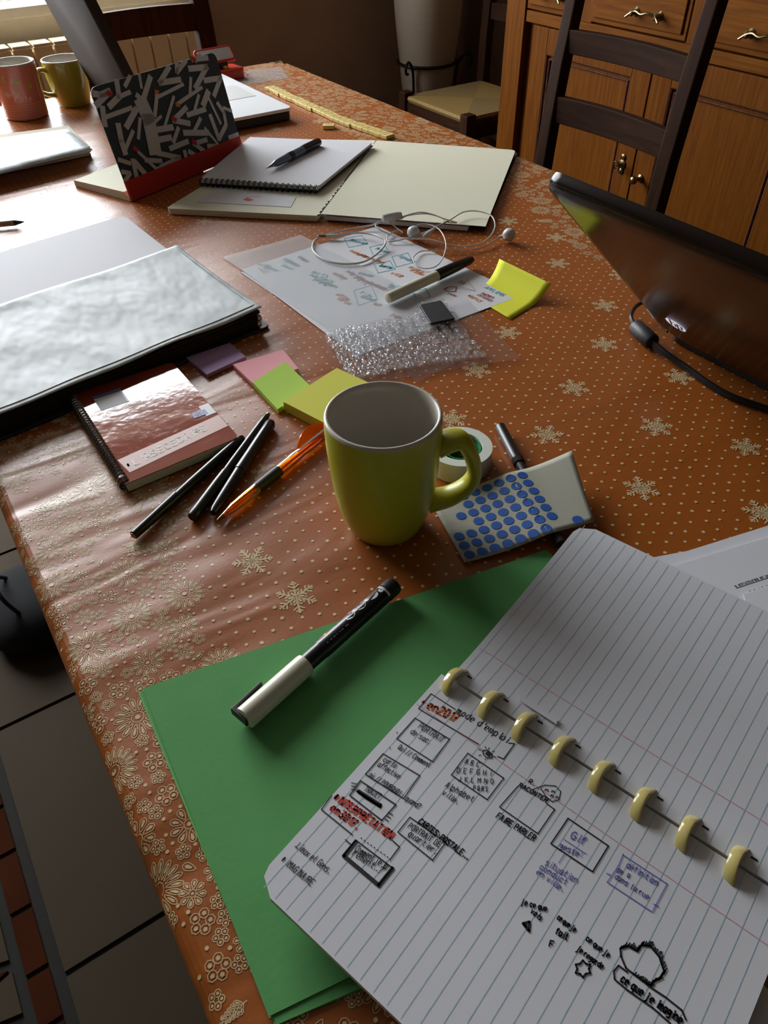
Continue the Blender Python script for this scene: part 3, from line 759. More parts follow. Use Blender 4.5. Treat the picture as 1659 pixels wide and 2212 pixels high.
# ---- laptop at the right, lid towards the camera
def laptop_right():
    root = thing('laptop', 'dark laptop with a lit round logo on its lid, open at the right table edge', 'laptop', (.25, -.75, TZ+B0))
    h = TZ+B0; xL, xR = .432, .056; yh = -.634; yf = -.872; th = .024
    b = MB(); b.prism(rrect(Vector(((xL+xR)/2, (yh+yf)/2, h+th)), Vector((1, 0, 0)), Vector((0, 1, 0)), (xL-xR)/2, (yh-yf)/2, .014), .0235)
    b.build('base', M['blackm'], root, bevel=.003)
    b = MB()
    for i in range(15):
        for j in range(5):
            x_ = xR+.03+i*.0205; y_ = yh-.045-j*.019
            b.box((x_, y_-.0165, h+th), (x_+.018, y_, h+th+.0015))
    b.build('keyboard', M['black'], root)
    b = MB(); b.box((.19, yf+.02, h+th), (.29, yf+.075, h+th+.0006)); b.build('touchpad', M['greyplast'], root)
    # lid: hinged at the back edge, leaning away from the user
    A = Vector((xL, yh+.004, h+.016)); topd = Vector((0, .211, .199)); Ld = .288; v = topd.normalized(); u = Vector((-1, 0, 0)); n = u.cross(v).normalized()
    if n.y < 0 and n.z > 0: pass
    out = Vector((0, v.z, -v.y))            # faces the camera side (+y, -z)
    c = A + u*((xL-xR)/2) + v*(Ld/2)
    P = rrect(c, u, v, (xL-xR)/2, Ld/2, .022, 7)
    b = MB(); vs = [p for p in P] + [p-out*.0025+ (c-p)*.0 for p in P]
    # bulged back: three stepped loops towards the camera side
    N = len(P); L0 = [p-out*.004 for p in P]; L1 = [p+out*.002 for p in P]; L2 = [c+(p-c)*.985+out*.0055 for p in P]; L3 = [c+(p-c)*.93+out*.0075 for p in P]
    vs = L0+L1+L2+L3; fs = [list(range(N))[::-1]]
    for i in range(3): fs += [(i*N+k, i*N+(k+1) % N, (i+1)*N+(k+1) % N, (i+1)*N+k) for k in range(N)]
    fs.append([3*N+k for k in range(N)]); b.add(vs, fs)
    lid = b.build('lid', M['laptop'], root, smooth=True, angle=60)
    b = MB(); q = [c+u*sx*((xL-xR)/2-.014)+v*sy*(Ld/2-.016)-out*.0044 for sx, sy in ((1, -1), (1, 1), (-1, 1), (-1, -1))]; b.poly(q); b.build('screen', M['black'], lid)
    # lit round logo: a disc with the slanted letters left dark
    lc = A + u*.044 + v*.064 + out*.0079; b = MB(); r = .0115
    ux = -u; ux = u; uy = v            # letters read from behind
    disc = [lc+ux*r*math.cos(t*.2094)+uy*r*math.sin(t*.2094) for t in range(30)]
    b.poly(disc); b.build('lit_logo', M['glow'], lid)
    b = MB()
    def st(x0, y0_, x1, y1, wd=.0021):
        p, q_ = lc+ux*x0*r+uy*y0_*r+out*.0003, lc+ux*x1*r+uy*y1*r+out*.0003; w_ = ux*wd/2
        b.poly([p-w_, p+w_, q_+w_, q_-w_])
    sl = .28
    for (x0, y0_, y1) in ((-.46, -.52, 1.0), (-.02, -.52, .22), (.22, -1.0, .52), (.64, -.5, .34)): st(x0+sl*y0_*.8, y0_, x0+sl*y1*.8, y1)
    for (x0, y0_, x1, y1) in ((-.35, .42, .0, .42), (.33, .42, .72, .42), (.05, -.5, .55, -.5)):
        p, q_ = lc+ux*(x0)*r+uy*y0_*r+out*.0004, lc+ux*(x1)*r+uy*y1*r+out*.0004; w_ = uy*.0009
        b.poly([p-w_, p+w_, q_+w_, q_-w_])
    b.build('logo_letters', M['black'], lid)
    for s_ in (.07, .30):
        b = MB(); b.tube([(xL-s_, yh+.002, h+.016), (xL-s_-.03, yh+.002, h+.016)], .007, 12); b.build('hinge', M['blackm'], root, smooth=True)
laptop_right()
# its power lead with the ferrite bead
P = [(1660, 884, .004), (1586, 859, .004), (1534, 831, .004), (1481, 793, .005), (1440, 765, .007)]
P1 = [(1440, 765, .007), (1412, 742, .008), (1390, 722, .009), (1370, 702, .009)]
P2 = [(1370, 704, .009), (1363, 684, .011), (1372, 664, .013), (1390, 652, .014), (1410, 646, .014)]
root = thing('power_cable', 'black laptop power lead with a ferrite bead curving on the orange cloth', 'cable', W3(T(1400, 735)))
a = [T(*p) for p in P1]; f0, f1 = T(1371, 704, .009), T(1411, 741, .009)
pth = [T(1720, 905, .004)] + [T(*p) for p in P] + [f1]
b = MB(); b.tube(smoothpath(pth, 8), .0032, 10)
e = T(1410, 646, .014); hx = Vector((.424, -.628, TZ+.014))
b.tube(smoothpath([f0]+[T(*p) for p in P2[1:]]+[e.lerp(hx, .5)+Vector((.02, 0, 0)), hx+Vector((.004, 0, 0))], 8), .0022, 10); b.build('lead', M['black'], root, smooth=True)
b = MB(); L = (f1-f0).length; b.lathe([(0, .003), (.001, .0072), (.003, .0085), (L*.5, .0085), (L-.003, .0085), (L-.001, .0072), (L, .003)], f0, f1, 20); b.build('ferrite_bead', M['blackm'], root, smooth=True)

# ---- far laptop seen edge-on
def laptop_far():
    root = thing('laptop', 'open laptop at the far left with a bright silver palmrest and dark tilted screen', 'laptop', (1.55, -.56, TZ+B0))
    h = TZ+B0; x0, x1 = 1.385, 1.712; yh, yf = -.425, -.692; th = .022
    b = MB(); b.prism(rrect(Vector(((x0+x1)/2, (yh+yf)/2, h+th)), Vector((1, 0, 0)), Vector((0, 1, 0)), (x1-x0)/2, (yh-yf)/2, .012), .0055); b.build('palmrest', M['silver'], root, bevel=.001)
    b = MB(); b.prism(rrect(Vector(((x0+x1)/2, (yh+yf)/2, h+th-.0055)), Vector((1, 0, 0)), Vector((0, 1, 0)), (x1-x0)/2-.002, (yh-yf)/2-.002, .012), .0160); b.build('base', M['blackm'], root, bevel=.003)
    b = MB()
    for i in range(14):
        for j in range(5): x_ = x0+.025+i*.020; y_ = yh-.03-j*.019; b.box((x_, y_-.0165, h+th), (x_+.0175, y_, h+th+.0006))
    b.build('keyboard', M['white'], root)
    b = MB(); b.box((1.50, yf+.02, h+th), (1.60, yf+.08, h+th+.0005)); b.build('touchpad', M['white'], root)
    v = Vector((0, .31, 1)).normalized(); A = Vector((x0, yh, h+th-.004)); u = Vector((1, 0, 0)); out = Vector((0, v.z, -v.y)); Ld = .225; wd = x1-x0
    c = A+u*wd/2+v*Ld/2
    b = MB(); P = rrect(c, u, v, wd/2, Ld/2, .010, 5); N = len(P)
    L0 = [p-out*.012 for p in P]; L1 = [p+out*.001 for p in P]; L2 = [c+(p-c)*.98+out*.004 for p in P]
    b.add(L0+L1+L2, [list(range(N))[::-1]]+[(i*N+k, i*N+(k+1) % N, (i+1)*N+(k+1) % N, (i+1)*N+k) for i in range(2) for k in range(N)]+[[2*N+k for k in range(N)]])
    lid = b.build('lid', M['greyplast'], root, smooth=True, angle=50)
    b = MB(); b.poly([c+u*sx*(wd/2-.012)+v*sy*(Ld/2-.012)-out*.0122 for sx, sy in ((1, -1), (1, 1), (-1, 1), (-1, -1))]); b.build('screen', M['black'], lid)
laptop_far()

# ---- mugs
def mug(name, label, c, H_, prof_o, hdir, mats, hz=(.3, .8), hout=.034, hr=.0065, deco=None, hmid=.5):
    c = Vector((c[0], c[1], TZ+B0)); root = thing(name, label, 'mug', W3(c)); up = c+Z
    th = .0038; pr = [(z*H_, r) for z, r in prof_o]
    b = MB(); b.lathe([(0, pr[0][1]*.9)]+pr, c, up, 56, close=False)
    b.poly([c+Vector((pr[0][1]*.9*math.cos(-t*.2244), pr[0][1]*.9*math.sin(-t*.2244), .0001)) for t in range(28)])
    b.build('body', mats[0], root, smooth=True)
    rt = pr[-1][1]; b = MB()
    rim = [(H_-.0005, rt), (H_+.0012, rt-.0006), (H_+.0018, rt-.0018), (H_+.0010, rt-.0032)]
    ins = [(z, max(r-th, .002)) for z, r in pr[::-1] if z > .006 and z < H_-.001]+[(.006, pr[1][1]-th*1.6), (.005, .001)]
    b.lathe(rim+ins, c, up, 56, close=False); b.build('interior', mats[1], root, smooth=True, angle=80)
    d = Vector((hdir[0], hdir[1], 0)).normalized()
    def rad(z): 
        for (z0, r0), (z1, r1) in zip(pr[:-1], pr[1:]):
            if z0 <= z <= z1: return r0+(r1-r0)*(z-z0)/max(z1-z0, 1e-6)
        return pr[-1][1]
    za, zb = hz[0]*H_, hz[1]*H_; zm = za+(zb-za)*hmid
    P = [c+d*(rad(zb)-.002)+Z*zb, c+d*(rad(zb)+hout*.55)+Z*(zb+.003), c+d*(rad(zm)+hout)+Z*(zm+.006), c+d*(rad(zm)+hout*.92)+Z*(zm-.010), c+d*(rad(za)+hout*.55)+Z*(za+.002), c+d*(rad(za)-.002)+Z*(za-.002)]
    P = smoothpath(P, 8); n = len(P); side = Vector((-d.y, d.x, 0)); b = MB(); sg = 16; vs = []
    for i, p in enumerate(P):
        t = (P[min(i+1, n-1)]-P[max(i-1, 0)]).normalized(); nn = t.cross(side).normalized(); w_ = hr*1.15*(1+.35*abs(i/(n-1)-.5)*2); k2 = hr*.72*(1+.5*(abs(i/(n-1)-.5)*2)**3)
        for k in range(sg): a_ = 2*math.pi*k/sg; vs.append(p+side*w_*math.cos(a_)+nn*k2*math.sin(a_))
    b.add(vs, [(i*sg+k, i*sg+(k+1) % sg, (i+1)*sg+(k+1) % sg, (i+1)*sg+k) for i in range(n-1) for k in range(sg)]); b.build('handle', mats[0], root, smooth=True)
    return root, c, pr, rad
mug('mug', 'lime green tapered mug with white interior standing beside the green paper', (.3630, -.2300), .1045,
    [(0, .0265), (.02, .0285), (.10, .0322), (.22, .0358), (.40, .0388), (.60, .0408), (.80, .0420), (.93, .0423), (.995, .0420)], (-.47, -.88), (M['lime'], M['limew']), hz=(.21, .71), hout=.029, hr=.0078, hmid=.46)
mug('mug', 'olive green mug behind the patterned notebook, in front of the radiator', (1.757, -.384), .080,
    [(0, .030), (.03, .032), (.25, .036), (.6, .040), (.9, .042), (.995, .042)], (-.2, 1), (M['olive'], M['limew']), hz=(.30, .82), hout=.024, hr=.005)
rt_, c, pr, rad = mug('mug', 'pink mug with white lettering and dots, leftmost on the table', (1.728, -.283), .092,
    [(0, .038), (.02, .040), (.3, .0405), (.6, .041), (.9, .0415), (.995, .0415)], (.6, .8), (M['pinkg'], M['limew']), hz=(.25, .8), hout=.028, hr=.006)
b = MB(); va = math.atan2(-c.y, -c.x)
def onmug(a, z): r_ = rad(z)+.0004; return Vector((c.x+r_*math.cos(a), c.y+r_*math.sin(a), c.z+z))
for j in range(6):
    for i in range(30):
        a_ = va-1.25+i*.085+(j % 2)*.04; z_ = .005+j*.0045
        b.poly([onmug(a_+.018*math.cos(t*1.047), z_+.0009*math.sin(t*1.047)) for t in range(6)])
def mugtext(txt, a0, z0, h, wd):
    ss, x_ = strokes(txt, Vector((0, 0, 0)), Vector((1, 0, 0)), Vector((0, 1, 0)), h, adv=1.1, jit=.1)
    for P in ss:
        for p, q in zip(P[:-1], P[1:]):
            a1 = a0+p.x/.042; a2 = a0+q.x/.042; dx, dy = q.x-p.x, q.y-p.y; L = math.hypot(dx, dy) or 1; nx, ny = -dy/L*wd/2, dx/L*wd/2
            b.poly([onmug(a1+nx/.042, z0+p.y+ny), onmug(a1-nx/.042, z0+p.y-ny), onmug(a2-nx/.042, z0+q.y-ny), onmug(a2+nx/.042, z0+q.y+ny)])
mugtext('Hello', va-.75, .042, .0095, .0016); mugtext('Kitty', va-.35, .033, .0095, .0016)
b.build('printed_lettering', M['pinkd'], rt_)
b = MB()
for (a_, z_) in ((va-.55, .070), (va-.05, .066), (va+.5, .056)):
    for sz, dz in ((.0050, 0), (.0034, .0056)):
        b.poly([onmug(a_+sz/.042*math.cos(t*.7854+.39), z_+dz+sz*.8*math.sin(t*.7854+.39)) for t in range(8)])
b.build('printed_shapes', M['olive'], rt_)

# ---- patterned notebook standing open with a red spine
def standing_notebook():
    B = T(285, 437); B2 = T(526, 335); e = (B2-B).normalized(); W_ = .2516
    root = thing('patterned_notebook', 'dark notebook with a pale cut-out shape pattern and red spine, standing upright in the middle', 'notebook', W3(B))
    up = (Vector((0, 0, .146)) + Vector((.032, .012, 0))).normalized(); H_ = .149; nf = e.cross(up).normalized()
    if nf.dot(CAM-B) < 0: nf = -nf
    B = B + Z*.0035 + nf*0
    c = B+e*W_/2+up*H_/2
    P = rrect(c, e, up, W_/2, H_/2, .012, 6); P = quadround([B, B+e*W_, B+e*W_+up*H_, B+up*H_], .012, 6, (2, 3))
    b = MB(); b.prism(P, -nf*.0018); b.build('cover', M['teal'], root)
    b = MB(); hs = .026
    q = [B+nf*.0016-up*.002, B+e*W_+nf*.0016-up*.002, B+e*W_+up*hs+nf*.0016, B+up*hs+nf*.0016]; b.prism(q, -nf*.0038); b.build('spine_tape', M['redspine'], root)
    # the page block lies on the table behind the cover
    bk = -nf; bk = Vector((bk.x, bk.y, 0)).normalized(); b = MB(); n = 12
    A0 = B-Z*.0035 + e*.0
    vs = []; T_ = .013; D_ = .125
    for j in range(n+1):
        t = j/n; hh = T_*(1-.25*t) if t > .08 else T_*(.35+.55*t/.08)
        for k in (0, 1): 
            p = A0+e*(W_*.62*k)+bk*(D_*t+.003)
            vs += [p+Z*.0005, p+Z*hh]
    fs = []
    for j in range(n):
        o_ = j*4; fs += [(o_+1, o_+3, o_+7, o_+5), (o_, o_+4, o_+6, o_+2), (o_, o_+1, o_+5, o_+4), (o_+2, o_+6, o_+7, o_+3)]
    fs += [(0, 2, 3, 1), (n*4, n*4+1, n*4+3, n*4+2)]
    b.add(vs, fs); b.build('page_block', M['cream'], root)
    # printed shapes, all cut-out strokes, in cover coordinates taken from the photo of this cover
    o0 = [(x/2.9625, y/2.9625) for x, y in ()]
    pl_n = nf; pl_o = B+nf*.0004
    def onc(x, y, l=0):
        d = ray(x/2.9625, y/2.9625); t = (pl_o-CAM).dot(pl_n)/d.dot(pl_n); return CAM+d*t+nf*l
    b = MB()
    K = [
     ([(600,600),(645,608),(700,585),(615,672)], 34), ([(745,520),(760,620),(700,680)], 34), ([(760,620),(830,590)], 24), ([(655,690),(670,800)], 34), ([(675,750),(840,690)], 24),
     ([(755,800),(775,900),(800,980)], 36), ([(850,840),(800,960)], 24), ([(960,495),(915,640)], 34), ([(875,610),(930,660)], 30), ([(905,660),(950,760),(990,960)], 92), ([(870,700),(810,810)], 36), ([(895,760),(885,885)], 22), ([(990,900),(1090,880)], 34),
     ([(860,950),(1040,1120)], 20), ([(1030,1030),(930,1025)], 26), ([(850,1025),(885,1185)], 30), ([(865,1040),(960,1150)], 34), ([(760,1022),(830,1045)], 24), ([(782,1100),(830,1110),(800,1155)], 26),
     ([(890,475),(905,560)], 20), ([(830,490),(800,550)], 24), ([(1080,430),(1020,530),(1150,510)], 32), ([(1130,400),(1130,460),(1185,390)], 30), ([(1005,590),(990,740)], 26), ([(1010,620),(1170,540)], 20),
     ([(1110,620),(1055,800)], 20), ([(1005,830),(1100,815)], 34), ([(980,790),(1030,745)], 18), ([(1230,380),(1325,370)], 30), ([(1250,390),(1280,350)], 22), ([(1210,440),(1320,430),(1250,560)], 34), ([(1220,500),(1215,610),(1130,670)], 22), ([(1215,610),(1290,560)], 20),
     ([(1270,610),(1240,720)], 22), ([(1200,735),(1310,700)], 30), ([(1310,515),(1410,500),(1370,610)], 32), ([(1330,590),(1300,670)], 40), ([(1330,620),(1410,790)], 18), ([(1390,660),(1430,720),(1445,800)], 26), ([(1430,690),(1480,710)], 20),
     ([(1190,690),(1110,770),(1210,790)], 32), ([(1280,760),(1240,840)], 26), ([(1180,850),(1330,850)], 34), ([(1345,740),(1400,890)], 30), ([(1440,810),(1400,890)], 30), ([(1310,820),(1390,920)], 18), ([(1330,935),(1495,935)], 26), ([(1140,820),(1110,910)], 26), ([(1090,950),(1200,905)], 30),
     ([(1320,895),(1240,920),(1310,970)], 28), ([(1180,970),(1200,1050)], 28), ([(1210,970),(1290,1020)], 28), ([(1010,980),(1150,1010),(1030,1070)], 30), ([(1465,880),(1520,860)], 26), ([(1000,1080),(1060,1075)], 22)]
    def chop(x, y): return (x, y)
    for P, wd in K:
        Q = [onc(x, y) for x, y in P]; b.ribbon(Q, wd/2.9625*.00074, 0, nrm=nf, lift=.0003+.00012*(len(b.f) % 5))
    for (x, y) in ((700,600),(1110,760),(865,955),(1240,910),(1235,380)): b.ribbon([onc(x-10, y-8), onc(x+10, y+8)], .006, 1, nrm=nf, lift=.0011)
    for (x, y) in ((1000,588),(1135,672)): b.ribbon([onc(x-9, y-3), onc(x+9, y+3)], .0055, 2, nrm=nf, lift=.0011)
    b.build('printed_pattern', [M['greige'], M['redspine'], M['orangep']], root)
standing_notebook()

# ---- large grey portfolio on the left
def portfolio():
    root = thing('display_book', 'large black-bound display book open on a glossy grey-white sleeve at the left', 'display book', W3(T(300, 700)))
    # corners of the near half (top surface), left ones run on out of the frame
    t = .021
    R1 = T(566, 668, t+.001); R0 = T(383, 536, t+.001); e = (T(0, 900, t)-R1).normalized(); d = (R0-R1)
    W_ = .34; Ln = R1+e*W_; Lf = R0+e*W_; hv = d.length; dv = d.normalized()
    b = MB(); o_ = R1-dv*.006-e*.004
    # covers
    q = [o_, o_+e*(W_+.01), o_+e*(W_+.01)+dv*(hv+.01), o_+dv*(hv+.01)]
    q = [Vector((p.x, p.y, TZ+B0+.003)) for p in q]; b.prism(quadround(q, .006), .0028); b.build('cover', M['blackm'], root, bevel=.0008)
    b = MB()
    for k in range(9):
        hh = .0032+k*.0019; s_ = random.uniform(-.0015, .0015)
        q = [Vector((p.x, p.y, TZ+B0+hh+.0011)) for p in (R1+dv*(.004+s_)+e*(.003+s_), Ln+dv*.004, Lf-dv*.004, R0-dv*(.004)+e*(.003+s_))]
        b.prism(q, .0011)
    b.build('sleeves', M['greyplast'], root)
    # top sleeve with buckled surface and wavy edge
    b = MB(); nu, nv = 60, 40
    def fn(u, v):
        p = R1 + e*(W_*u) + dv*(hv*v)
        p = Vector((p.x, p.y, TZ+t+.0008))
        ed = min(1, v*6)
        z = .0010*math.sin(u*8+v*3)*(.3+v*.5)+.0005*math.sin(u*15-v*7+1)*(1-.3*v)+.0005*math.sin(u*19+2)*(1-ed)*2
        z += .0005*math.sin(v*9+u*4)+.0018*math.exp(-((v-1)/.10)**2)
        if v < .02: p += dv*(-.0010*math.sin(u*14))
        return p+Z*(z+.0015)
    b.grid(fn, nu, nv); sh = b.build('top_sleeve', M['papergloss'], root, smooth=True, solid=.0005, angle=80)
    b = MB(); f2 = [fn(0, v/40)+Z*.0006-e*(-.004) for v in range(2, 39)]
    b.tube(f2+[fn(u/60, .045)+Z*.0006 for u in range(1, 60)], .0005, 5); b.build('welded_seam', M['papergloss'], root)
    # the far half, opened flat: white paper page
    b = MB(); S0 = T(378, 538, .010); F1 = T(265, 470, .006); F1b = T(292, 478, .006)
    q0 = S0-e*.0+dv*0; q1 = Lf; ee = e
    top = [Vector((R0.x, R0.y, TZ+.012)), Vector((F1.x, F1.y, TZ+.008)), Vector((F1.x, F1.y, TZ+.008))+e*.33, Vector((Lf.x, Lf.y, TZ+.012))]
    F = T(268, 469, .008); 
    top = [R0+e*.002, F, F+e*W_, Lf]; top = [Vector((p.x, p.y, TZ+.0105)) for p in top]
    b.prism(quadround(top, .016, 5, (1,)), .0045); b.build('far_page', M['paper'], root)
    top = [Vector((p.x, p.y, TZ+B0+.0045)) for p in (R0+e*.001, F-e*.001, F+e*W_, Lf)]
    b = MB(); b.prism(top, .0043); b.build('far_cover', M['blackm'], root)
    b = MB()
    for y_ in (693, 705):
        p = T(560, y_, .012 if y_ == 693 else .006); b.lathe([(0, .001), (.001, .0032), (.004, .0035), (.007, .002)], p, p+Z, 12)
    b.build('corner_rivet', M['steel'], root, smooth=True)
portfolio()

# ---- pencil and pens: (photo start, photo end, height, profile...)
def rod(name, label, cat, a, b_, r, parts, h0=None, h1=None, group=None):
    """parts: (name, [(fraction, radius factor)...], material); a rod lying between two photo points"""
    A = T(a[0], a[1], (h0 if h0 is not None else r+B0)); Bp = T(b_[0], b_[1], (h1 if h1 is not None else r+B0)); L = (Bp-A).length
    root = thing(name, label, cat, W3(A.lerp(Bp, .5)-Z*r), group)
    for nm, pf, mt in parts:
        b = MB(); b.lathe([(t*L, r*k) for t, k in pf], A, Bp, 26); b.build(nm, mt, root, smooth=True, angle=40)
    return root, A, Bp
rod('pencil', 'pencil with a dark sharpened tip lying on the white paper at the far left', 'pencil', (-60, 490), (53, 479), .004, [
    ('barrel', [(0, 1), (.80, 1)], M['pencil']), ('sharpened_tip', [(.80, 1), (.97, .25), (1, .06)], M['blackm'])], h0=.006, h1=.006)
rod('felt_pen', 'black felt pen nearest the table edge, its cap end pointing at the camera', 'pen', (288, 1157), (524, 945), .0045, [
    ('barrel', [(.36, .9), (.5, 1), (.9, .98), (.98, .9), (1, .6)], M['black']), ('cap', [(0, .6), (.004, .82), (.15, .9), (.34, 1.05), (.365, 1.08), (.37, .95)], M['black']), ('cap_end', [(-.003, .55), (.002, .55)], M['steel'])], group=None)
rod('felt_pen', 'black felt pen in the middle of the three beside the red notebook', 'pen', (416, 1118), (577, 898), .0045, [
    ('barrel', [(.42, .8), (.5, .85), (.9, .8), (.97, .75), (1, .55)], M['black']), ('cap', [(0, .9), (.01, 1.05), (.05, 1.08), (.3, 1.02), (.40, .95), (.42, .8)], M['black']), ('tip_ring', [(1.0, .5), (1.02, .45)], M['steel'])])
rod('felt_pen', 'black felt pen lying directly beside the orange ballpoint', 'pen', (460, 1108), (586, 912), .0050, [
    ('barrel', [(.0, .55), (.03, .75), (.15, .9), (.42, 1.0)], M['black']), ('cap', [(.42, 1.0), (.425, 1.12), (.6, 1.05), (.85, 1.0), (.97, 1.02), (1, .7)], M['black'])])
# orange translucent ballpoint
root, A, Bp = rod('ballpoint_pen', 'translucent orange ballpoint pen beside the black pens, its clip end next to the mug', 'pen', (477, 1118), (712, 928), .0052, [
    ('barrel', [(.0, .25), (.02, .35), (.10, .75), (.22, .9), (.66, .95), (.72, .8), (.78, .95), (1.0, .9)], M['amber']),
    ('refill', [(-.01, .1), (.03, .22), (.05, .3), (.85, .3)], M['inko']), ('grip_print', [(.30, .96), (.50, .97)], M['blackm']), ('tip', [(-.03, .08), (-.02, .2), (.02, .38)], M['brass'])])
ax = (Bp-A).normalized(); L = (Bp-A).length; sd = Z.cross(ax); b = MB(); vs = []
pts = []
for k in range(15):
    t = k/14; pts.append((.70+.32*t, .0125*math.sin(math.pi*t)**.7))
up_ = (Z*.75+sd*.65).normalized(); wv = up_.cross(ax).normalized(); n = len(pts)
for s_ in (-1, 1):
    for (t, q) in pts: vs.append(A+ax*(t*L)+up_*(.0035+q*.85)+wv*s_*.0011)
    for (t, q) in pts: vs.append(A+ax*(t*L)+up_*(.0030)+wv*s_*.0011)
fs = []
for k in range(n-1):
    fs += [(k, k+1, n+k+1, n+k), (2*n+k, 3*n+k, 3*n+k+1, 2*n+k+1), (k, 2*n+k, 2*n+k+1, k+1)]
b.add(vs, fs); b.build('clip', M['amberc'], root)
# blue-grey rollerball on the spiral pad
rod('rollerball_pen', 'steel blue rollerball pen lying uncapped on the white spiral pad', 'pen', (578, 362), (690, 306), .0062, [
    ('nib', [(-.03, .08), (0, .12), (.10, .5)], M['steel']), ('grip', [(.10, .5), (.16, .85), (.38, .98)], M['bluepen']), ('band', [(.38, 1.02), (.46, 1.02)], M['black']), ('barrel', [(.46, .98), (.66, 1.0)], M['bluepen']), ('cap', [(.66, 1.05), (.72, 1.1), (.94, 1.08), (.99, .9), (1.0, .5)], M['black'])], h0=.0260, h1=.0260)
# fine marker on the tracing paper
root, A, Bp = rod('fineliner', 'fineliner with ivory barrel and black cap lying across the tracing paper', 'pen', (836, 645), (1020, 560), .0062, [
    ('barrel', [(0, .6), (.008, .95), (.05, 1), (.60, 1)], M['ivory']), ('cap', [(.56, 1.04), (.58, 1.1), (.8, 1.0), (.96, .85), (1, .6)], M['black'])], h0=.0095, h1=.0095)
b = MB(); ax = (Bp-A).normalized(); sd = Z.cross(ax).normalized(); L = (Bp-A).length
tp = (Z*.8+(-ax.cross(Z)).normalized()*0 + (CAM-A).normalized()*.6).normalized(); tv = tp.cross(ax).normalized()
ss, _x = strokes('Fineliner', A+ax*(L*.28)+tp*.00635-tv*.001, ax, -tv if False else tv, .0022, jit=.1)
for P in ss: b.ribbon(P, .0004, 0, nrm=tp)
b.build('printed_name', M['ink'], root)
# dark pen half hidden behind the standing notebook
rod('pen', 'dark pen poking out from behind the patterned notebook', 'pen', (224, 381), (300, 372), .005, [('cap', [(0, .1), (.05, .5), (.2, 1), (.4, 1)], M['black']), ('barrel', [(.4, .9), (1, .9)], M['blackm'])])
# black marker between the tape and the label sheet
rod('felt_pen', 'black felt pen running under the sheet of blue dot labels', 'pen', (1080, 921), (1212, 1176), .0050, [
    ('cap', [(0, .6), (.006, .95), (.32, 1.02)], M['black']), ('cap_ring', [(.32, 1.04), (.36, 1.04)], M['greyplast']), ('barrel', [(.36, .85), (.40, .80), (.95, .80)], M['blackm']), ('end_plug', [(.95, .95), (1.0, .9), (1.01, .5)], M['greyplast'])])

# white capped paint marker on the green paper
root, A, Bp = rod('paint_marker', 'thick paint marker with white cap and black illustrated barrel on the green paper', 'marker', (527, 1553), (852, 1264), .0076, [
    ('cap', [(0.0, .75), (.004, .98), (.02, 1.0), (.36, 1.0), (.372, .96), (.374, .8)], M['ivory']),
    ('neck', [(.36, .72), (.38, .80), (.47, .80), (.475, .84)], M['black']),
    ('barrel', [(.475, .84), (.48, .86), (.92, .86), (.925, .84)], M['black']), ('end_plug', [(.925, .80), (.93, .90), (.985, .90), (1.0, .82), (1.003, .5)], M['blackm'])], h0=.0100, h1=.0100)
ax = (Bp-A).normalized(); L = (Bp-A).length; r = .0076; left = Z.cross(ax).normalized()
def onb(t, an, k=.868): return A+ax*(t*L)+(left*math.cos(an)+Z*math.sin(an))*(r*k)
b = MB(); b.box((0, 0, 0), (0, 0, 0)); b = MB()
cl = [A+ax*(L*t)+left*(r*k)+Z*zz for t, k, zz in ((-.01, .3, .002), (.03, 1.25, .002), (.16, 1.35, .002), (.17, 1.05, .002))]
w2 = (Z*.8).normalized()*.0030
P0 = [A+ax*(L*t)+left*(r*k) for t, k in ((-.012, -.5), (-.012, 1.35), (.165, 1.45), (.17, 1.2), (.02, 1.02), (.0, -.5))]
N = len(P0); vs = [p-Z*.003 for p in P0]+[p+Z*.003 for p in P0]
b.add(vs, [tuple(range(N))[::-1], tuple(range(N, 2*N))]+[(i, (i+1) % N, N+(i+1) % N, N+i) for i in range(N)]); b.build('clip', M['blackm'], root, bevel=.0006)
b = MB(); rd = random.Random(5)
def blob(t, an, sz, n=9, mi=0, asp=1.0):
    b.poly([onb(t+sz/L*math.cos(k*6.283/n)*rd.uniform(.85, 1.1), an+asp*sz/(r*.87)*math.sin(k*6.283/n), .872+.002*(mi+1)) for k in range(n)], mi)
for t, an in ((.685, .95), (.765, .95), (.85, 1.0)): blob(t, an, .0053, 14)
for t, an in ((.725, 1.15), (.81, 1.15), (.90, 1.5), (.64, .35), (.66, .25), (.62, .3)): blob(t, an, .0019)
for t in (.915, .918): 
    for k in range(26): blob(t, -1+k*.14, .0009, 5)
for i in range(5):
    for an in (1.9, .45, .25, .05, -.1):
        t = .50
        while t < (.64 if an > .5 else .89):
            dt = rd.uniform(.006, .02); b.poly([onb(t, an), onb(t+dt, an), onb(t+dt, an+.07), onb(t, an+.07)]); t += dt+rd.uniform(.006, .02)
    break
for t, an in ((.69, 1.0), (.77, .92), (.845, 1.1)): blob(t, an, .0012, 6, 1); blob(t+.012, an+.15, .0008, 5, 1)
for k, mi in enumerate((2, 3, 4, 2)): blob(.505+k*.014, .78, .0013, 8, mi)
b.build('printed_artwork', [M['paper'], M['ink'], M['inkr'], M['labelblue'], M['yellb']], root)

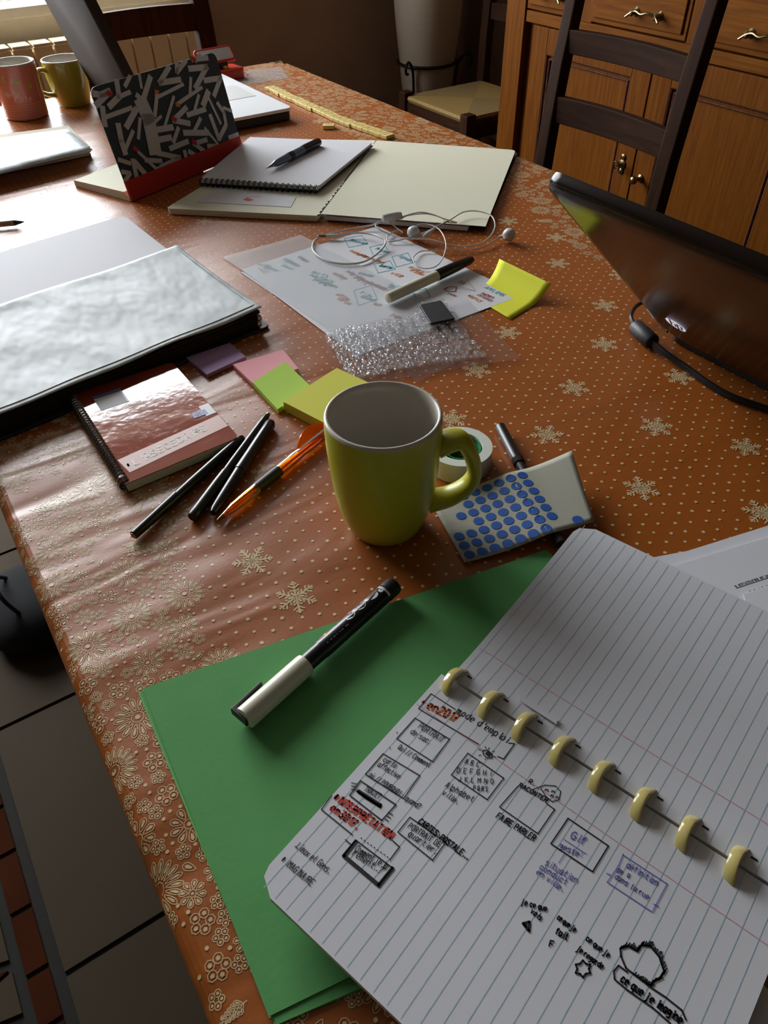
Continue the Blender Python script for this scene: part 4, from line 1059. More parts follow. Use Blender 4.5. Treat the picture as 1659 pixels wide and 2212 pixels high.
# ---- sticky notes
def block(name, label, pts, th, mt, z0=B0, rnd_=0, group=None, cat='sticky notes', curl=None):
    b = MB(); top = [T(x, y, z0+th) for x, y in pts]; b.prism(quadround(top, rnd_) if rnd_ else top, th); o = b.build(name, mt, bevel=.0003)
    tag(o, label, cat, group); return o
def rectfrom(a, b_, h, d, side=1):
    A = T(*a, h); Bq = T(*b_, h); e = (Bq-A); n = Vector((-e.y, e.x, 0)).normalized()*d*side; return A, Bq, n
block('sticky_notes', 'small pad of purple sticky notes half under the grey display book', [(447, 809), (531, 770), (497, 740), (402, 772)], .004, M['purple'])
block('sticky_notes', 'small pad of pink sticky notes between the purple and lime pads', [(546, 828), (645, 796), (612, 755), (503, 787)], .0045, M['pinkn'])
def curlblock(name, label, A, U, V, th, mt, cz_, cat='sticky notes'):
    b = MB(); nu, nv = 10, 10
    def f(u, v, k): p = A+U*u+V*v; return Vector((p.x, p.y, TZ+B0+k*th+cz_(u, v)*k))
    vs = []
    for k in (0, 1): vs += [f(i/nu, j/nv, k) for j in range(nv+1) for i in range(nu+1)]
    n1 = (nu+1)*(nv+1); fs = []
    for j in range(nv):
        for i in range(nu):
            q = (j*(nu+1)+i, j*(nu+1)+i+1, (j+1)*(nu+1)+i+1, (j+1)*(nu+1)+i); fs.append(tuple(n1+t for t in q)); fs.append(q[::-1])
    ed = [i for i in range(nu+1)]+[j*(nu+1)+nu for j in range(1, nv+1)]+[nv*(nu+1)+i for i in range(nu-1, -1, -1)]+[j*(nu+1) for j in range(nv-1, 0, -1)]
    for a_, c_ in zip(ed, ed[1:]+ed[:1]): fs.append((a_, c_, n1+c_, n1+a_))
    b.add(vs, fs); o = b.build(name, mt, smooth=True, angle=30); tag(o, label, cat); return o
A = T(600, 885, .005); U = T(672, 836, .005)-A; V = T(546, 828, .005)-A
curlblock('sticky_notes', 'small pad of lime green sticky notes against the pink pad', A, U, V, .005, M['limen'], lambda u, v: .001*v*v)
A = T(612, 868, .011); V = T(727, 797, .011)-A; U = Vector((V.y, -V.x, 0)).normalized()*.074
if (U.x*CAM.x+U.y*CAM.y)-(U.x*A.x+U.y*A.y) < 0: U = -U
V = V.normalized()*.074
curlblock('sticky_notes', 'thick block of yellow sticky notes behind the lime mug', A, U, V, .0105, M['yelln'], lambda u, v: .0015*(1-u)*(1-v)*0+.0012*v)
# bright yellow note, curled at the far corner
def yellow_note():
    q = [T(1058, 682, .001), T(1103, 690, .001), T(1196, 630, .014), T(1078, 578, .008)]
    A = T(1035, 655, .0015); Bq = T(1104, 691, .0015); e = (Bq-A); 
    b = MB(); n = 14
    P0 = T(1020, 640, .0009); P1 = T(1103, 690, .0009); P2 = T(1195, 634, .0009); P3 = T(1085, 580, .0009)
    def fn(u, v):
        p = (P0*(1-u)+P1*u)*(1-v)+(P3*(1-u)+P2*u)*v
        k = max(0, v-.45)/.55
        p = p + (P0-P3).normalized()*.010*k*k*1.2; return Vector((p.x, p.y, TZ+.0010+.017*k**1.7))
    b.grid(fn, 8, n); o = b.build('sticky_note', M['yellb'], smooth=True, solid=.0003); tag(o, 'single bright yellow sticky note with a curled edge under the handwritten sheet', 'sticky note')
yellow_note()

# ---- red spiral notebook
def red_notebook():
    h = .010
    BL = T(270, 1046, h); BR = T(516, 944, h); TR = T(372, 782, h); TL = T(150, 852, h)
    root = thing('spiral_notebook', 'small red glossy spiral notebook with a pale title band at the table edge', 'notebook', W3(T(330, 920)))
    V = (TL-BL); U = (BR-BL); D4 = (TR-TL)
    q = quadround([BL, BR, TR, TL], .006, 4, (1, 2))
    b = MB(); b.prism(q, .0006); 
    cov = b.build('cover', M['redcov'], root)
    ins = [p+Z*(-.0008) for p in (BL.lerp(BR, .012), BR.lerp(BL, .008), TR.lerp(TL, .008), TL.lerp(TR, .012))]
    b = MB(); b.prism(quadround(ins, .005, 4, (1, 2)), .0080); b.build('pages', M['paper'], root)
    b = MB(); b.prism([p+Z*(-.0090) for p in q], .0005); b.build('back_cover', M['blackm'], root)
    def uv(u, v, l=.0002): p = (BL*(1-u)+BR*u)*(1-v)+(TL*(1-u)+TR*u)*v; return p+Z*l
    b = MB(); b.poly([uv(.07, .195), uv(.985, .325), uv(.985, .19), uv(.07, .065)][::-1]); 
    b = MB(); b.poly([uv(.08, .075), uv(.995, .135), uv(.995, .27), uv(.05, .215)]); b.build('title_band', M['whiteprint'], cov)
    b = MB(); A_ = uv(.15, .115, .0004); U_ = (uv(.9, .18, .0004)-A_).normalized(); V_ = Z.cross(U_)
    ss, _ = strokes("L'ABÉCÉDAIRE", A_, U_, V_, .0082, jit=.1)
    for P in ss: b.ribbon(P, .0011, 0)
    for k in range(3): b.poly([uv(.10+.01*math.cos(t*.7), .14+.014*math.sin(t*.7), .0004) for t in range(9)])
    b.build('title', M['framew'], cov)
    b = MB(); b.poly([uv(.16, .72), uv(.40, .72), uv(.40, .86), uv(.16, .86)]); lab = b.build('name_label', M['paper'], cov)
    b = MB(); b.poly([uv(.16, .86, .0004), uv(.16, .89, .0004), uv(.42, .89, .0004), uv(.42, .72, .0004), uv(.40, .72, .0004), uv(.40, .86, .0004)][::-1]); b.build('label_border', M['labelblue'], cov); b = MB(); b.poly([uv(.80, .32, .0004), uv(.93, .32, .0004), uv(.93, .375, .0004), uv(.80, .375, .0004)]); b.build('blue_print', M['labelblue'], cov)
    b = MB(); b.poly([uv(.90, .30, .0003), uv(.995, .30, .0003), uv(.995, .42, .0003), uv(.90, .42, .0003)]); b.build('grey_print', M['white'], cov)
    b = MB(); A_ = uv(.82, .333, .0006); 
    ss, _ = strokes('100', A_, U_, V_, .003, jit=0)
    for P in ss: b.ribbon(P, .0004, 0)
    b.build('page_count', M['paper'], cov)
    n = 34; b = MB(); c0 = BL+V*.02+Z*(-.0045)+U.normalized()*.001; c1 = BL+V*.985+Z*(-.0045)+U.normalized()*.001; ax = (c1-c0).normalized(); un = U.normalized()
    P = []
    for k in range(n*12+1):
        a_ = k/12*2*math.pi; P.append(c0.lerp(c1, k/(n*12)) + un*.0062*math.cos(a_)*.85 + Z*.0062*math.sin(a_))
    b.tube(P, .0006, 6); 
    P = [p+ax*.0016 for p in P]; b.tube(P, .0006, 6)
    b.build('wire_binding', M['steel'], root, smooth=True)
red_notebook()

# ---- adhesive tape roll
tc_ = Vector((.3895, -.324, TZ+B0)); 
a_ = T(1000, 1044, 0); 
root = thing('tape_roll', 'roll of matt clear tape on a green spool behind the mug handle', 'tape', W3(tc_))
b = MB(); H_ = .019; Ro, Ri = .0275, .0180
b.lathe([(0, Ri), (0, Ro), (H_, Ro), (H_, Ri+.001), (0, Ri)], tc_, tc_+Z, 64, close=False); b.build('tape', M['tape'], root, smooth=True)
b = MB(); b.lathe([(0.0005, Ri-.0022), (.0005, Ri-.0001), (H_-.0015, Ri-.0001), (H_-.0015, Ri-.0008), (H_-.004, Ri-.0010), (H_-.004, Ri-.0022), (.0005, Ri-.0022)], tc_, tc_+Z, 48, close=False)
for k in range(6): 
    an = k*1.047; p = tc_+Vector((math.cos(an), math.sin(an), 0))*(Ri-.0045); b.box((p.x-.0005, p.y-.0005, p.z+.001), (p.x+.0005, p.y+.0005, p.z+H_-.004))
b.lathe([(0.0005, Ri-.0062), (.0005, Ri-.0050), (H_-.004, Ri-.0050), (H_-.004, Ri-.0062), (.0005, Ri-.0062)], tc_, tc_+Z, 40, close=False)
b.build('spool', M['tapegreen'], root, smooth=True)

# ---- sheets of green paper
def sheet(name, label, q, h, mt, cat='paper', th=.0003, group=None):
    b = MB(); b.prism([T(x, y, h) for x, y in q], th); o = b.build(name, mt); tag(o, label, cat, group); return o
sheet('green_paper', 'lowest sheet of green paper, peeking out at the near left corner of the pile', [(299, 1497), (593, 2216), (1150, 1985), (1010, 1260)], .0009, M['green2'], group='sheets of green paper')
sheet('green_paper', 'middle sheet of green paper under the top one, showing along its left edge', [(303, 1494), (597, 2214), (1270, 1920), (1030, 1250)], .0014, M['green'], group='sheets of green paper')
def greentop():
    q = [T(308, 1487, .0022), T(578, 2196, .0022), T(1290, 1890, .0022), T(1150, 1165, .0022)]
    A, Bq, C_, D_ = T(308, 1487, .0021), T(580, 2196, .0021), None, None
    D_ = A+(T(1180, 1187, .0021)-A); C_ = Bq+(D_-A)
    b = MB(); b.prism([A, Bq, C_, D_], .0004); tag(b.build('green_paper', M['green']), 'top sheet of green paper carrying the paint marker', 'paper', 'sheets of green paper')
greentop()

# ---- sheet of round blue labels, curling up at its right end
def dots():
    root = thing('label_sheet', 'waxed sheet of round blue dot labels lying beside the lime mug', 'label sheet', W3(T(1110, 1120)))
    # flat frame: origin at near-left corner; U along the long near edge
    O = T(1003, 1214, .004); E_ = T(1245, 1139, .011); U = Vector((E_.x-O.x, E_.y-O.y, 0)).normalized(); Q = T(952, 1122, .004); V = Vector((-U.y, U.x, 0))
    if V.dot(Q-O) < 0: V = -V
    Lu, Lv = .138, .066
    Lv = .076
    def S_(u, v, l=0):      # metres along and across the sheet
        z = .0032 + .0085*min(1, max(0, (u-.02)/.05))**1.5 + max(0, u-.088)**1.4*.9*(.35+v*16)*.55
        return Vector((O.x, O.y, 0))+U*u+V*v+Z*(TZ+z+l)
    def pt(s_, t): return S_(s_*(.108+.020*t), t*Lv)
    b = MB(); b.grid(lambda s_, t: pt(s_, t), 30, 14); b.build('backing', M['backing'], root, smooth=True, solid=.0002)
    pc = .01045
    def lab(u, v):
        b = MB(); n = 22; b.poly([S_(u+.0042*math.cos(k*6.283/n), v+.0042*math.sin(k*6.283/n), .0004) for k in range(n)])
        b.build('round_label', M['blue'], root)
    for i in range(8):
        for j in range(7):
            if (i == 0 and 3 <= j <= 5) or (i == 1 and j in (3, 5)) or (i == 7 and j == 0): continue
            lab(.0068+i*pc, .0062+j*pc)
    lab(.0965, .0062)
    b = MB()
    for i in range(1, 8): b.ribbon([S_(i*pc+.0016, v*Lv/12, .0003) for v in range(0, 13)], .0002)
    for j in range(1, 7): b.ribbon([S_(k*.0072, j*pc+.001, .0003) for k in range(13)], .0002)
    b.build('cut_lines', M['cut'], root)
dots()

# ---- lined notebook held by discs
def lined_notebook():
    hF = .0205
    F0, F1 = T(955, 1455, hF), T(1659, 1912, hF); f = (F1-F0).normalized(); f = Vector((f.x, f.y, 0)).normalized(); p = Vector((-f.y, f.x, 0))
    if p.dot(T(545, 1900, hF)-F0) < 0: p = -p
    root = thing('disc_notebook', 'open lined notebook bound with yellowed discs and covered in handwritten notes, nearest the camera', 'notebook', W3(F0+f*.1))
    Wl = (T(545, 1903, hF)-F0).dot(p); Wu = .162; Ls = .213
    base = Vector((F0.x, F0.y, TZ))
    def LO(a, c, l=0):      # lower page: a along fold, c away from fold (metres)
        z = hF + .0003*math.exp(-(c/.02)**2); return base+f*a+p*c+Z*(z+l)
    def UP(a, c, l=0):
        z = hF + .0015*math.exp(-(c/.02)**2) + .013*(c/Wu)**1.6; k = 1; return base+f*(a+.006)-p*c+Z*(z+l)
    def stack(fn, c0, c1, th, nm, l0, r=.012):
        # page block as a grid with rounded outer corners
        nu, nv = 40, 30; b = MB(); vs = []
        for k in (0, 1):
            for j in range(nv+1):
                c = c0+(c1-c0)*j/nv; ins = 0
                if c1-c < r: q = r-(c1-c); ins = r-math.sqrt(max(r*r-q*q, 0))
                for i in range(nu+1): a = ins+(Ls-2*ins)*i/nu; vs.append(fn(a, c)-Z*(l0+(0 if k else th)))
        n1 = (nu+1)*(nv+1); fs = []
        for j in range(nv):
            for i in range(nu):
                q = (j*(nu+1)+i, j*(nu+1)+i+1, (j+1)*(nu+1)+i+1, (j+1)*(nu+1)+i); fs.append(tuple(n1+t for t in q)); fs.append(q[::-1])
        ed = [i for i in range(nu+1)]+[j*(nu+1)+nu for j in range(1, nv+1)]+[nv*(nu+1)+i for i in range(nu-1, -1, -1)]+[j*(nu+1) for j in range(nv-1, 0, -1)]
        for a_, c_ in zip(ed, ed[1:]+ed[:1]): fs.append((a_, c_, n1+c_, n1+a_))
        b.add(vs, fs); return b.build(nm, M['paper'], root)
    lowp = stack(LO, .0006, Wl, .0045, 'written_page', 0); upp = stack(UP, .0006, Wu, .0045, 'blank_page', 0)
    def rules(fn, W_, nm, par, pk, off):
        b = MB(); a = off
        while a < Ls-.004:
            b.ribbon([fn(a, .0008+(W_-.0022)*t/16, .00012) for t in range(17)], .00036); a += .00795
        b.build('blue_rules', M['cyanline'], par)
        b = MB(); b.ribbon([fn(.001+(Ls-.002)*t/20, pk, .00016) for t in range(21)], .0004); b.build('margin_rule', M['pinkline'], par)
    pk1 = (T(1140, 1686, hF)-F0).dot(p); pk2 = -(T(1300, 1564, hF)-F0).dot(p)
    rules(LO, Wl, 'l', lowp, pk1, .006); rules(UP, Wu, 'u', upp, pk2, .004)
    # discs
    for k in range(8):
        q = [(990,1480),(1072,1530),(1148,1577),(1230,1632),(1318,1688),(1412,1746),(1512,1810),(1620,1878)][k]
        a = (T(q[0], q[1], hF+.006)-F0).dot(f); c = base+f*a+Z*(hF-.0055); r = .0130; n = 40; hw = .0022
        hw = .0020; ax = (f*math.cos(.42)+Z*math.sin(.42)).normalized()
        rim = [(0, r*.66), (0, r-.0022), (-hw*.4, r-.0018), (-hw*.4, r-.0004), (0, r), (hw*2, r), (hw*2.4, r-.0004), (hw*2.4, r-.0018), (hw*2, r-.0022), (hw*2, r*.66), (0, r*.66)]
        c = c-f*.003
        b = MB(); b.lathe(rim, c-ax*hw, c+ax, n, close=False); dsc = b.build('binding_disc', M['disc'], root, smooth=True, angle=50)
        b = MB(); b.lathe([(hw*.8, .0004), (hw*.8, r*.68)], c-ax*hw, c+ax, n, close=False); b.build('clear_web', M['web'], dsc, smooth=True)
        for s_ in (-1,):
            fn = LO if s_ > 0 else UP
            b = MB(); aa = a-(0 if s_ > 0 else .006); b.poly([fn(aa-.0016, .0070, .0002), fn(aa+.0022, .0070, .0002), fn(aa+.0018, .0082, .0002), fn(aa-.0012, .0082, .0002)][::s_]); 
            b.build('punch_slot', M['blackm'], root)
    # torn paper sliver caught in the rings
    b = MB(); a0 = (T(1095, 1505, .027)-F0).dot(f); 
    b.prism([UP(a0-.002, .0165, .0016), UP(a0+.024, .0155, .0016), UP(a0+.0255, .0115, .0016), UP(a0, .0120, .0016)], .0004); b.build('paper_sliver', M['paper'], root)
    # back cover under both halves
    b = MB(); b.box((0, 0, 0), (0, 0, 0)); b = MB()
    b.prism([LO(.006, Wl-.008)-Z*.0062, LO(Ls-.006, Wl-.008)-Z*.0062, LO(Ls-.002, .002)-Z*.0062, LO(.002, .002)-Z*.0062], .0006); b.build('cover', M['blackm'], root)
    # ---------------- handwriting
    I = {k: MB() for k in 'krbop'}
    def c1(x, y): return (580+x/2.9625, 1440+y/2.9625)
    def c2(x, y): return (920+x/2.86, 1560+y/2.86)
    def Wt(k, txt, a, b_, hp, wd=.00042, cc=c1, jit=.22):
        sc = 2.9625 if cc is c1 else 2.86
        A, Bq = cc(*a), cc(*b_); hm = hp/sc*.00027
        write(I[k], txt, A, Bq, hm, hF, wd, 0, lift=.0003, jit=jit, plane=None)
    def Pl(k, pts, wd=.0005, cc=c1): pline(I[k], [cc(x, y) for x, y in pts], hF, wd, 0, lift=.0003)
    Pl('k', [(1195, 275), (1040, 175), (960, 270), (1180, 400), (1345, 498)], .0006)
    Wt('o', 'en2017', (1010, 265), (1205, 362), 62, .0011, jit=.1); Wt('o', '*', (975, 235), (1005, 245), 30, .0006)
    Wt('k', "mode d'emploi", (1200, 295), (1530, 492), 48, .00055); Pl('k', [(1535, 490), (1575, 495), (1505, 592), (1465, 575)], .0006)
    Pl('k', [(938, 330), (1158, 465), (1052, 610), (820, 462), (938, 330)], .0006)
    Wt('k', 'PORTRAIT', (955, 392), (1112, 490), 42); Wt('k', 'de sac.', (905, 425), (1030, 500), 38)
    Wt('k', 'Qui // Comment', (825, 525), (1030, 650), 34)
    Pl('k', [(733, 558), (968, 698), (865, 845), (620, 690), (733, 558)], .0006)
    Wt('k', 'carto', (730, 605), (815, 652), 34); Wt('k', 'affective', (695, 635), (835, 722), 36)
    Wt('k', 'où // POURQUOI - quand?', (640, 700), (965, 915), 34)
    Pl('k', [(590, 732), (815, 885), (725, 985), (520, 825), (590, 732)], .0007)
    for d in (0, 20, 40): Pl('k', [(530+d*.0, 745+d), (565, 752+d)], .0005); Pl('k', [(765-d*.5, 935+d), (795-d*.7, 950+d)], .0005)
    Wt('k', 'TRAJET', (610, 795), (712, 850), 34); Pl('k', [(575, 792), (720, 885), (712, 893), (570, 800), (640, 850), (716, 898), (600, 825)], .0013)
    Wt('r', '*INTERPRÉTATION', (410, 845), (785, 1110), 44, .0010, jit=.15); Wt('r', 'en3017.', (392, 915), (565, 1045), 44, .0010, jit=.15)
    Pl('k', [(405, 825), (338, 915), (537, 1077)], .0006); Pl('k', [(790, 1110), (838, 1155), (775, 1240)], .0006); Pl('k', [(492, 1108), (525, 1138)], .0006)
    Pl('k', [(480, 1210), (560, 1112), (795, 1290), (705, 1400)], .0006); Pl('k', [(560, 1118), (482, 1212), (706, 1400), (795, 1290)], .0020)
    for i in range(9): Pl('k', [(592+i*21, 1098+i*15), (596+i*21, 1101+i*15)], .0006)
    Wt('k', 'Comment je la', (550, 1180), (755, 1300), 38); Wt('k', 'rement..?', (535, 1205), (720, 1330), 36)
    Pl('k', [(905, 965), (1135, 1125), (1050, 1240), (828, 1060), (905, 965)], .0006)
    Wt('k', 'CARTES-POSTALE...', (955, 1000), (1275, 1240), 34, .0007); Wt('k', 'PORTRAIT DE', (890, 1030), (1095, 1160), 34); Wt('k', 'quartier.', (890, 1080), (1070, 1205), 36)
    Wt('k', '.Lieux et Gens.', (165, 1150), (385, 1330), 38); Wt('k', '* IMAGINAIRE', (75, 1245), (275, 1410), 38)
    for q in ((820, 422), (775, 521)): Pl('k', [q, (q[0]+4, q[1]+3)], .0006)
    # eye drawing
    Pl('k', [(1370, 540), (1400, 535), (1430, 560), (1430, 585), (1400, 585), (1375, 565), (1370, 540)], .0006); Pl('k', [(1400, 555), (1412, 565)], .0026)
    for a_, b_ in (((1345, 530), (1358, 535)), ((1385, 512), (1390, 524)), ((1412, 520), (1408, 532)), ((1445, 540), (1432, 545)), ((1440, 575), (1455, 580)), ((1385, 595), (1388, 588)), ((1345, 570), (1358, 566))): Pl('k', [a_, b_], .0005)
    Pl('k', [(1275, 555), (1505, 715), (1400, 852), (1170, 695), (1275, 555)], .0006)
    Wt('k', 'A B C', (1255, 620), (1350, 645), 32); Wt('k', 'D E F G H i', (1205, 680), (1430, 700), 34); Wt('k', 'J K L M N O', (1215, 735), (1445, 752), 30); Wt('k', 'P Q R S', (1310, 790), (1405, 800), 28)
    Wt('k', 'Alphabet', (1128, 770), (1310, 870), 38); Wt('k', 'ville.', (1108, 815), (1210, 885), 34)
    c = c2
    Wt('k', 'R.', (630, 375), (665, 395), 30, .0005, c); Wt('k', 'RACONTER', (572, 398), (750, 500), 27, .0006, c)
    Pl('k', [(570, 395), (455, 525), (692, 690), (795, 540), (740, 500)], .0006, c); Wt('k', 'FAIRE PARLER', (432, 590), (670, 740), 36, .0006, c)
    Pl('k', [(665, 415), (735, 390), (800, 395), (832, 430), (822, 480), (780, 492), (740, 460), (710, 410)], .0005, c); Wt('k', 'n n', (735, 425), (800, 440), 16, .0005, c); Wt('k', 'n n', (770, 460), (820, 475), 16, .0005, c)
    Pl('k', [(878, 595), (1127, 765), (1030, 925), (772, 752), (878, 595)], .0007, c)
    Wt('p', 'Gif', (890, 715), (985, 765), 44, .0006, c); Pl('p', [(848, 722), (990, 815)], .0004, c); Wt('p', 'geste:', (822, 775), (960, 840), 32, .0005, c); Pl('p', [(855, 815), (820, 872)], .0004, c)
    Wt('p', 'situation', (735, 880), (935, 1000), 34, .00045, c); Wt('p', 'conduct', (700, 905), (870, 1010), 32, .00045, c); Wt('p', 'en ville.', (680, 935), (845, 1050), 30, .00045, c)
    Pl('p', [(1215, 820), (1490, 1000), (1400, 1170)], .0005, c); Pl('p', [(1220, 815), (1190, 885), (1165, 925), (1120, 990), (1395, 1172)], .0005, c); Pl('p', [(1115, 935), (1140, 945)], .0005, c); Pl('p', [(1405, 1125), (1435, 1140)], .0005, c)
    Wt('p', 'définition', (1235, 895), (1430, 1015), 34, .00045, c); Wt('p', 'de ça', (1175, 925), (1260, 965), 30, .00045, c); Wt('p', 'dans ta rue', (1165, 965), (1375, 1100), 30, .00045, c)
    Wt('k', 'je ce que', (590, 1125), (750, 1170), 27, .0006, c); Wt('k', 'vois', (645, 1175), (710, 1230), 27, .0006, c); Pl('k', [(600, 1245), (640, 1235), (635, 1290), (600, 1245), (620, 1262)], .0013, c)
    Wt('k', 'ce que je', (808, 1215), (920, 1300), 27, .0006, c); Wt('k', 'fait', (795, 1305), (875, 1350), 32, .0007, c); Wt('k', 'F', (760, 1385), (795, 1395), 28, .0007, c)
    Wt('k', 'ce que je', (985, 1345), (1130, 1460), 27, .0006, c); Wt('k', 'je regarde', (930, 1410), (1090, 1530), 27, .0006, c)
    fl = [(970+42*math.cos(t*.5236)*(1.25 if t % 2 else .85), 1525+42*math.sin(t*.5236)*(1.25 if t % 2 else .85)) for t in range(13)]; Pl('k', fl, .0009, c)
    cl = [(1200, 1400), (1250, 1385), (1305, 1415), (1330, 1380), (1385, 1385), (1440, 1450), (1470, 1540), (1440, 1590), (1405, 1600), (1390, 1630), (1340, 1600), (1280, 1555), (1235, 1520), (1205, 1450), (1200, 1400)]
    Pl('k', cl, .0009, c)
    for i in range(len(cl)-4):
        (xa, ya), (xb, yb_) = cl[i], cl[i+1]
        for t in range(6):
            x_, y_ = xa+(xb-xa)*t/6, ya+(yb_-ya)*t/6; Pl('k', [(x_, y_), (x_+random.uniform(8, 20), y_-random.uniform(14, 30))] if i < 6 else [(x_, y_), (x_+random.uniform(10, 24), y_-random.uniform(5, 20))], .0006, c)
    Pl('k', [(1245, 1545), (1190, 1505), (1160, 1540), (1165, 1590), (1250, 1660), (1400, 1765), (1510, 1862)], .0008, c); Pl('k', [(1360, 1620), (1480, 1700), (1580, 1780), (1605, 1840)], .0008, c)
    Wt('k', 'ce que je imagine', (1200, 1600), (1580, 1870), 36, .0008, c)
    for k, mt, nm in (('k', 'ink', 'black_handwriting'), ('r', 'inkr', 'red_handwriting'), ('o', 'inko2', 'orange_handwriting'), ('p', 'inkp', 'violet_handwriting')):
        if I[k].v: I[k].build(nm, M[mt], lowp)
lined_notebook()

# papers piled under and around the notebook
def paper_at(name, label, pts, h, th, mt='paper', cat='paper', group=None, pts3=None):
    b = MB(); b.prism(pts3 or [T(x, y, h) for x, y in pts], th); return tag(b.build(name, M[mt]), label, cat, group)
e1 = (T(1659, 2125, .0095)-T(1620, 2083, .0095)).normalized(); q1 = Vector((-e1.y, e1.x, 0))
if q1.dot(T(1400, 2200, 0)-T(1620, 2083, 0)) < 0: q1 = -q1
s0 = T(1640, 2105, .0135)-e1*.075
paper_at('paper_pad', 'grey paper pad under the near right corner of the lined notebook', None, 0, .0088, 'cream', 'paper pad', pts3=[Vector((v.x, v.y, TZ+.0096)) for v in (s0, s0+e1*.16, s0+e1*.16+q1*.115, s0+q1*.115)])
s1 = T(1622, 2128, .0135)-e1*.06
paper_at('paper_sheet', 'loose grey sheet on the paper pad at the lower right corner', None, 0, .0004, 'paper', 'paper', pts3=[Vector((v.x, v.y, TZ+.0102)) for v in (s1, s1+e1*.15, s1+e1*.15+q1*.10, s1+q1*.10)])
paper_at('printed_sheet', 'lowest white sheet at the right table edge, sticking out towards the laptop', [(1395, 1207), (1485, 1190), (1740, 1110), (1740, 1420), (1430, 1400)], .0012, .0004)
o = MB(); hh = .0042; o.prism([T(x, y, hh) for x, y in [(1452, 1224), (1740, 1136), (1740, 1430), (1460, 1400)]], .0012, 0)
A = T(1589, 1269, hh+.0001); U = (T(1659, 1246, hh+.0001)-A).normalized(); wd_ = typed(o, "a structures et personnes", A, U, Z.cross(U), .0030, 1, .012)
o.ribbon([A-Z.cross(U)*.0008, A-Z.cross(U)*.0008+U*wd_], .00045, 1)
A2 = T(1620, 1279, hh+.0001); typed(o, "-  -  .  -  -", A2, U, Z.cross(U), .0030, 1)
tag(o.build('printed_sheet', [M['paper'], M['ink']]), 'white sheet with an underlined printed heading, right of the lined notebook', 'paper')
paper_at('paper_sheet', 'brighter white sheet on top of the printed ones, cut by the right picture edge', [(1606, 1284), (1740, 1244), (1740, 1400), (1640, 1400)], .0056, .0005)

# ---- handwritten sheet, tracing paper, bits on top
def hand_sheet():
    h = .0012; q = [(521, 582), (815, 488), (1130, 637), (770, 770)]
    root = thing('handwritten_sheet', 'white sheet covered in coloured handwriting beneath the tracing paper', 'paper', W3(T(850, 600)))
    b = MB(); b.prism([T(x, y, h) for x, y in q], .0004); sh = b.build('paper', M['paper'], root)
    def d(x, y): return (480+x/2.183, 440+y/2.183)
    Ks = {k: MB() for k in 'tomk'}
    def Wd(k, t, a, b_, hp, wd=.0005): write(Ks[k], t, d(*a), d(*b_), hp/2.183*.00075, h, wd, 0, lift=.0003, jit=.5)
    def Pd(k, pts, wd=.0005): pline(Ks[k], [d(*p) for p in pts], h, wd, 0, lift=.0003)
    Wd('t', '.ATELIERS', (1230, 395), (1325, 438), 16, .0008); Wd('m', 'THÈMES', (1215, 425), (1275, 450), 14, .0008); Wd('m', 'CATÉGORIES.', (1200, 432), (1272, 466), 12, .0006)
    Wd('o', '*OUTILS', (1155, 435), (1215, 466), 14, .0008)
    for x_, y_ in ((1150, 355), (1115, 390), (1110, 400)): Pd('m', [(x_, y_), (1195, 412)], .0004)
    Pd('m', [(1050, 400), (1075, 390), (1105, 395), (1100, 415), (1065, 415), (1045, 405), (1062, 398)], .0012); Wd('m', 'création', (1060, 425), (1100, 440), 12); Wd('m', 'Xix-', (1110, 370), (1150, 390), 22, .0007)
    for x_, y_, w_, hh_ in ((575, 165, 110, 30), (695, 205, 90, 30), (800, 250, 100, 35), (715, 285, 100, 30), (900, 415, 80, 30), (620, 410, 110, 50)):
        Pd('t', [(x_, y_), (x_+w_*.75, y_-hh_*.5), (x_+w_, y_+hh_*.8), (x_+w_*.2, y_+hh_*1.4), (x_, y_)], .0010)
    for t, k, a, b_ in (('Réunion', 't', (600, 175), (680, 195)), ('Projet', 't', (720, 215), (780, 235)), ('Alphabet', 't', (830, 250), (900, 280)), ('Quartier', 't', (740, 295), (800, 310)), ('rues noms', 'o', (600, 225), (690, 260)), ('carte des lieux', 'o', (630, 240), (760, 285)), ('qui parle', 'o', (880, 300), (940, 330)), ('et comment', 'o', (885, 315), (950, 345)), ('ville', 'o', (790, 330), (850, 350)), ('notes', 't', (165, 290), (230, 300)), ('idées', 't', (280, 260), (340, 290)), ('lieux', 't', (270, 290), (330, 315)), ('temps', 'k', (350, 250), (400, 280)), ('habitants', 't', (410, 340), (520, 375)), ('passants', 't', (430, 360), (520, 390)), ('interview', 'm', (580, 320), (660, 360)), ('portraits', 'm', (650, 360), (760, 410)), ('atelier', 't', (640, 330), (710, 350)), ('collage', 'o', (520, 330), (580, 360)), ('textes', 't', (780, 385), (850, 410)), ('affiche', 'o', (535, 430), (590, 460)), ('son', 'o', (710, 475), (745, 485)), ('film', 't', (640, 420), (700, 445)), ('Plan', 'o', (790, 530), (840, 545)), ('papier', 't', (200, 300), (260, 325)), ('photos', 't', (300, 275), (360, 300)), ('mots', 't', (420, 325), (500, 350)), ('trajets', 't', (450, 375), (540, 400)), ('récit', 'm', (600, 340), (680, 385)), ('balades', 'm', (690, 375), (790, 420)), ('cartes', 'o', (540, 450), (600, 480)), ('souvenir', 't', (650, 440), (720, 465)), ('textes', 't', (775, 395), (850, 425))):
        Wd(k, t, a, b_, 19, .0011 if a[0] < 800 else .0008)
    Pd('k', [(165, 300), (200, 330), (180, 305), (215, 328), (195, 298), (225, 325)], .0006)
    for k, mt, nm in (('t', 'inkt', 'teal_handwriting'), ('o', 'inko', 'orange_handwriting'), ('m', 'inkm', 'crimson_handwriting'), ('k', 'ink', 'black_scribble')): Ks[k].build(nm, M[mt], sh)
hand_sheet()
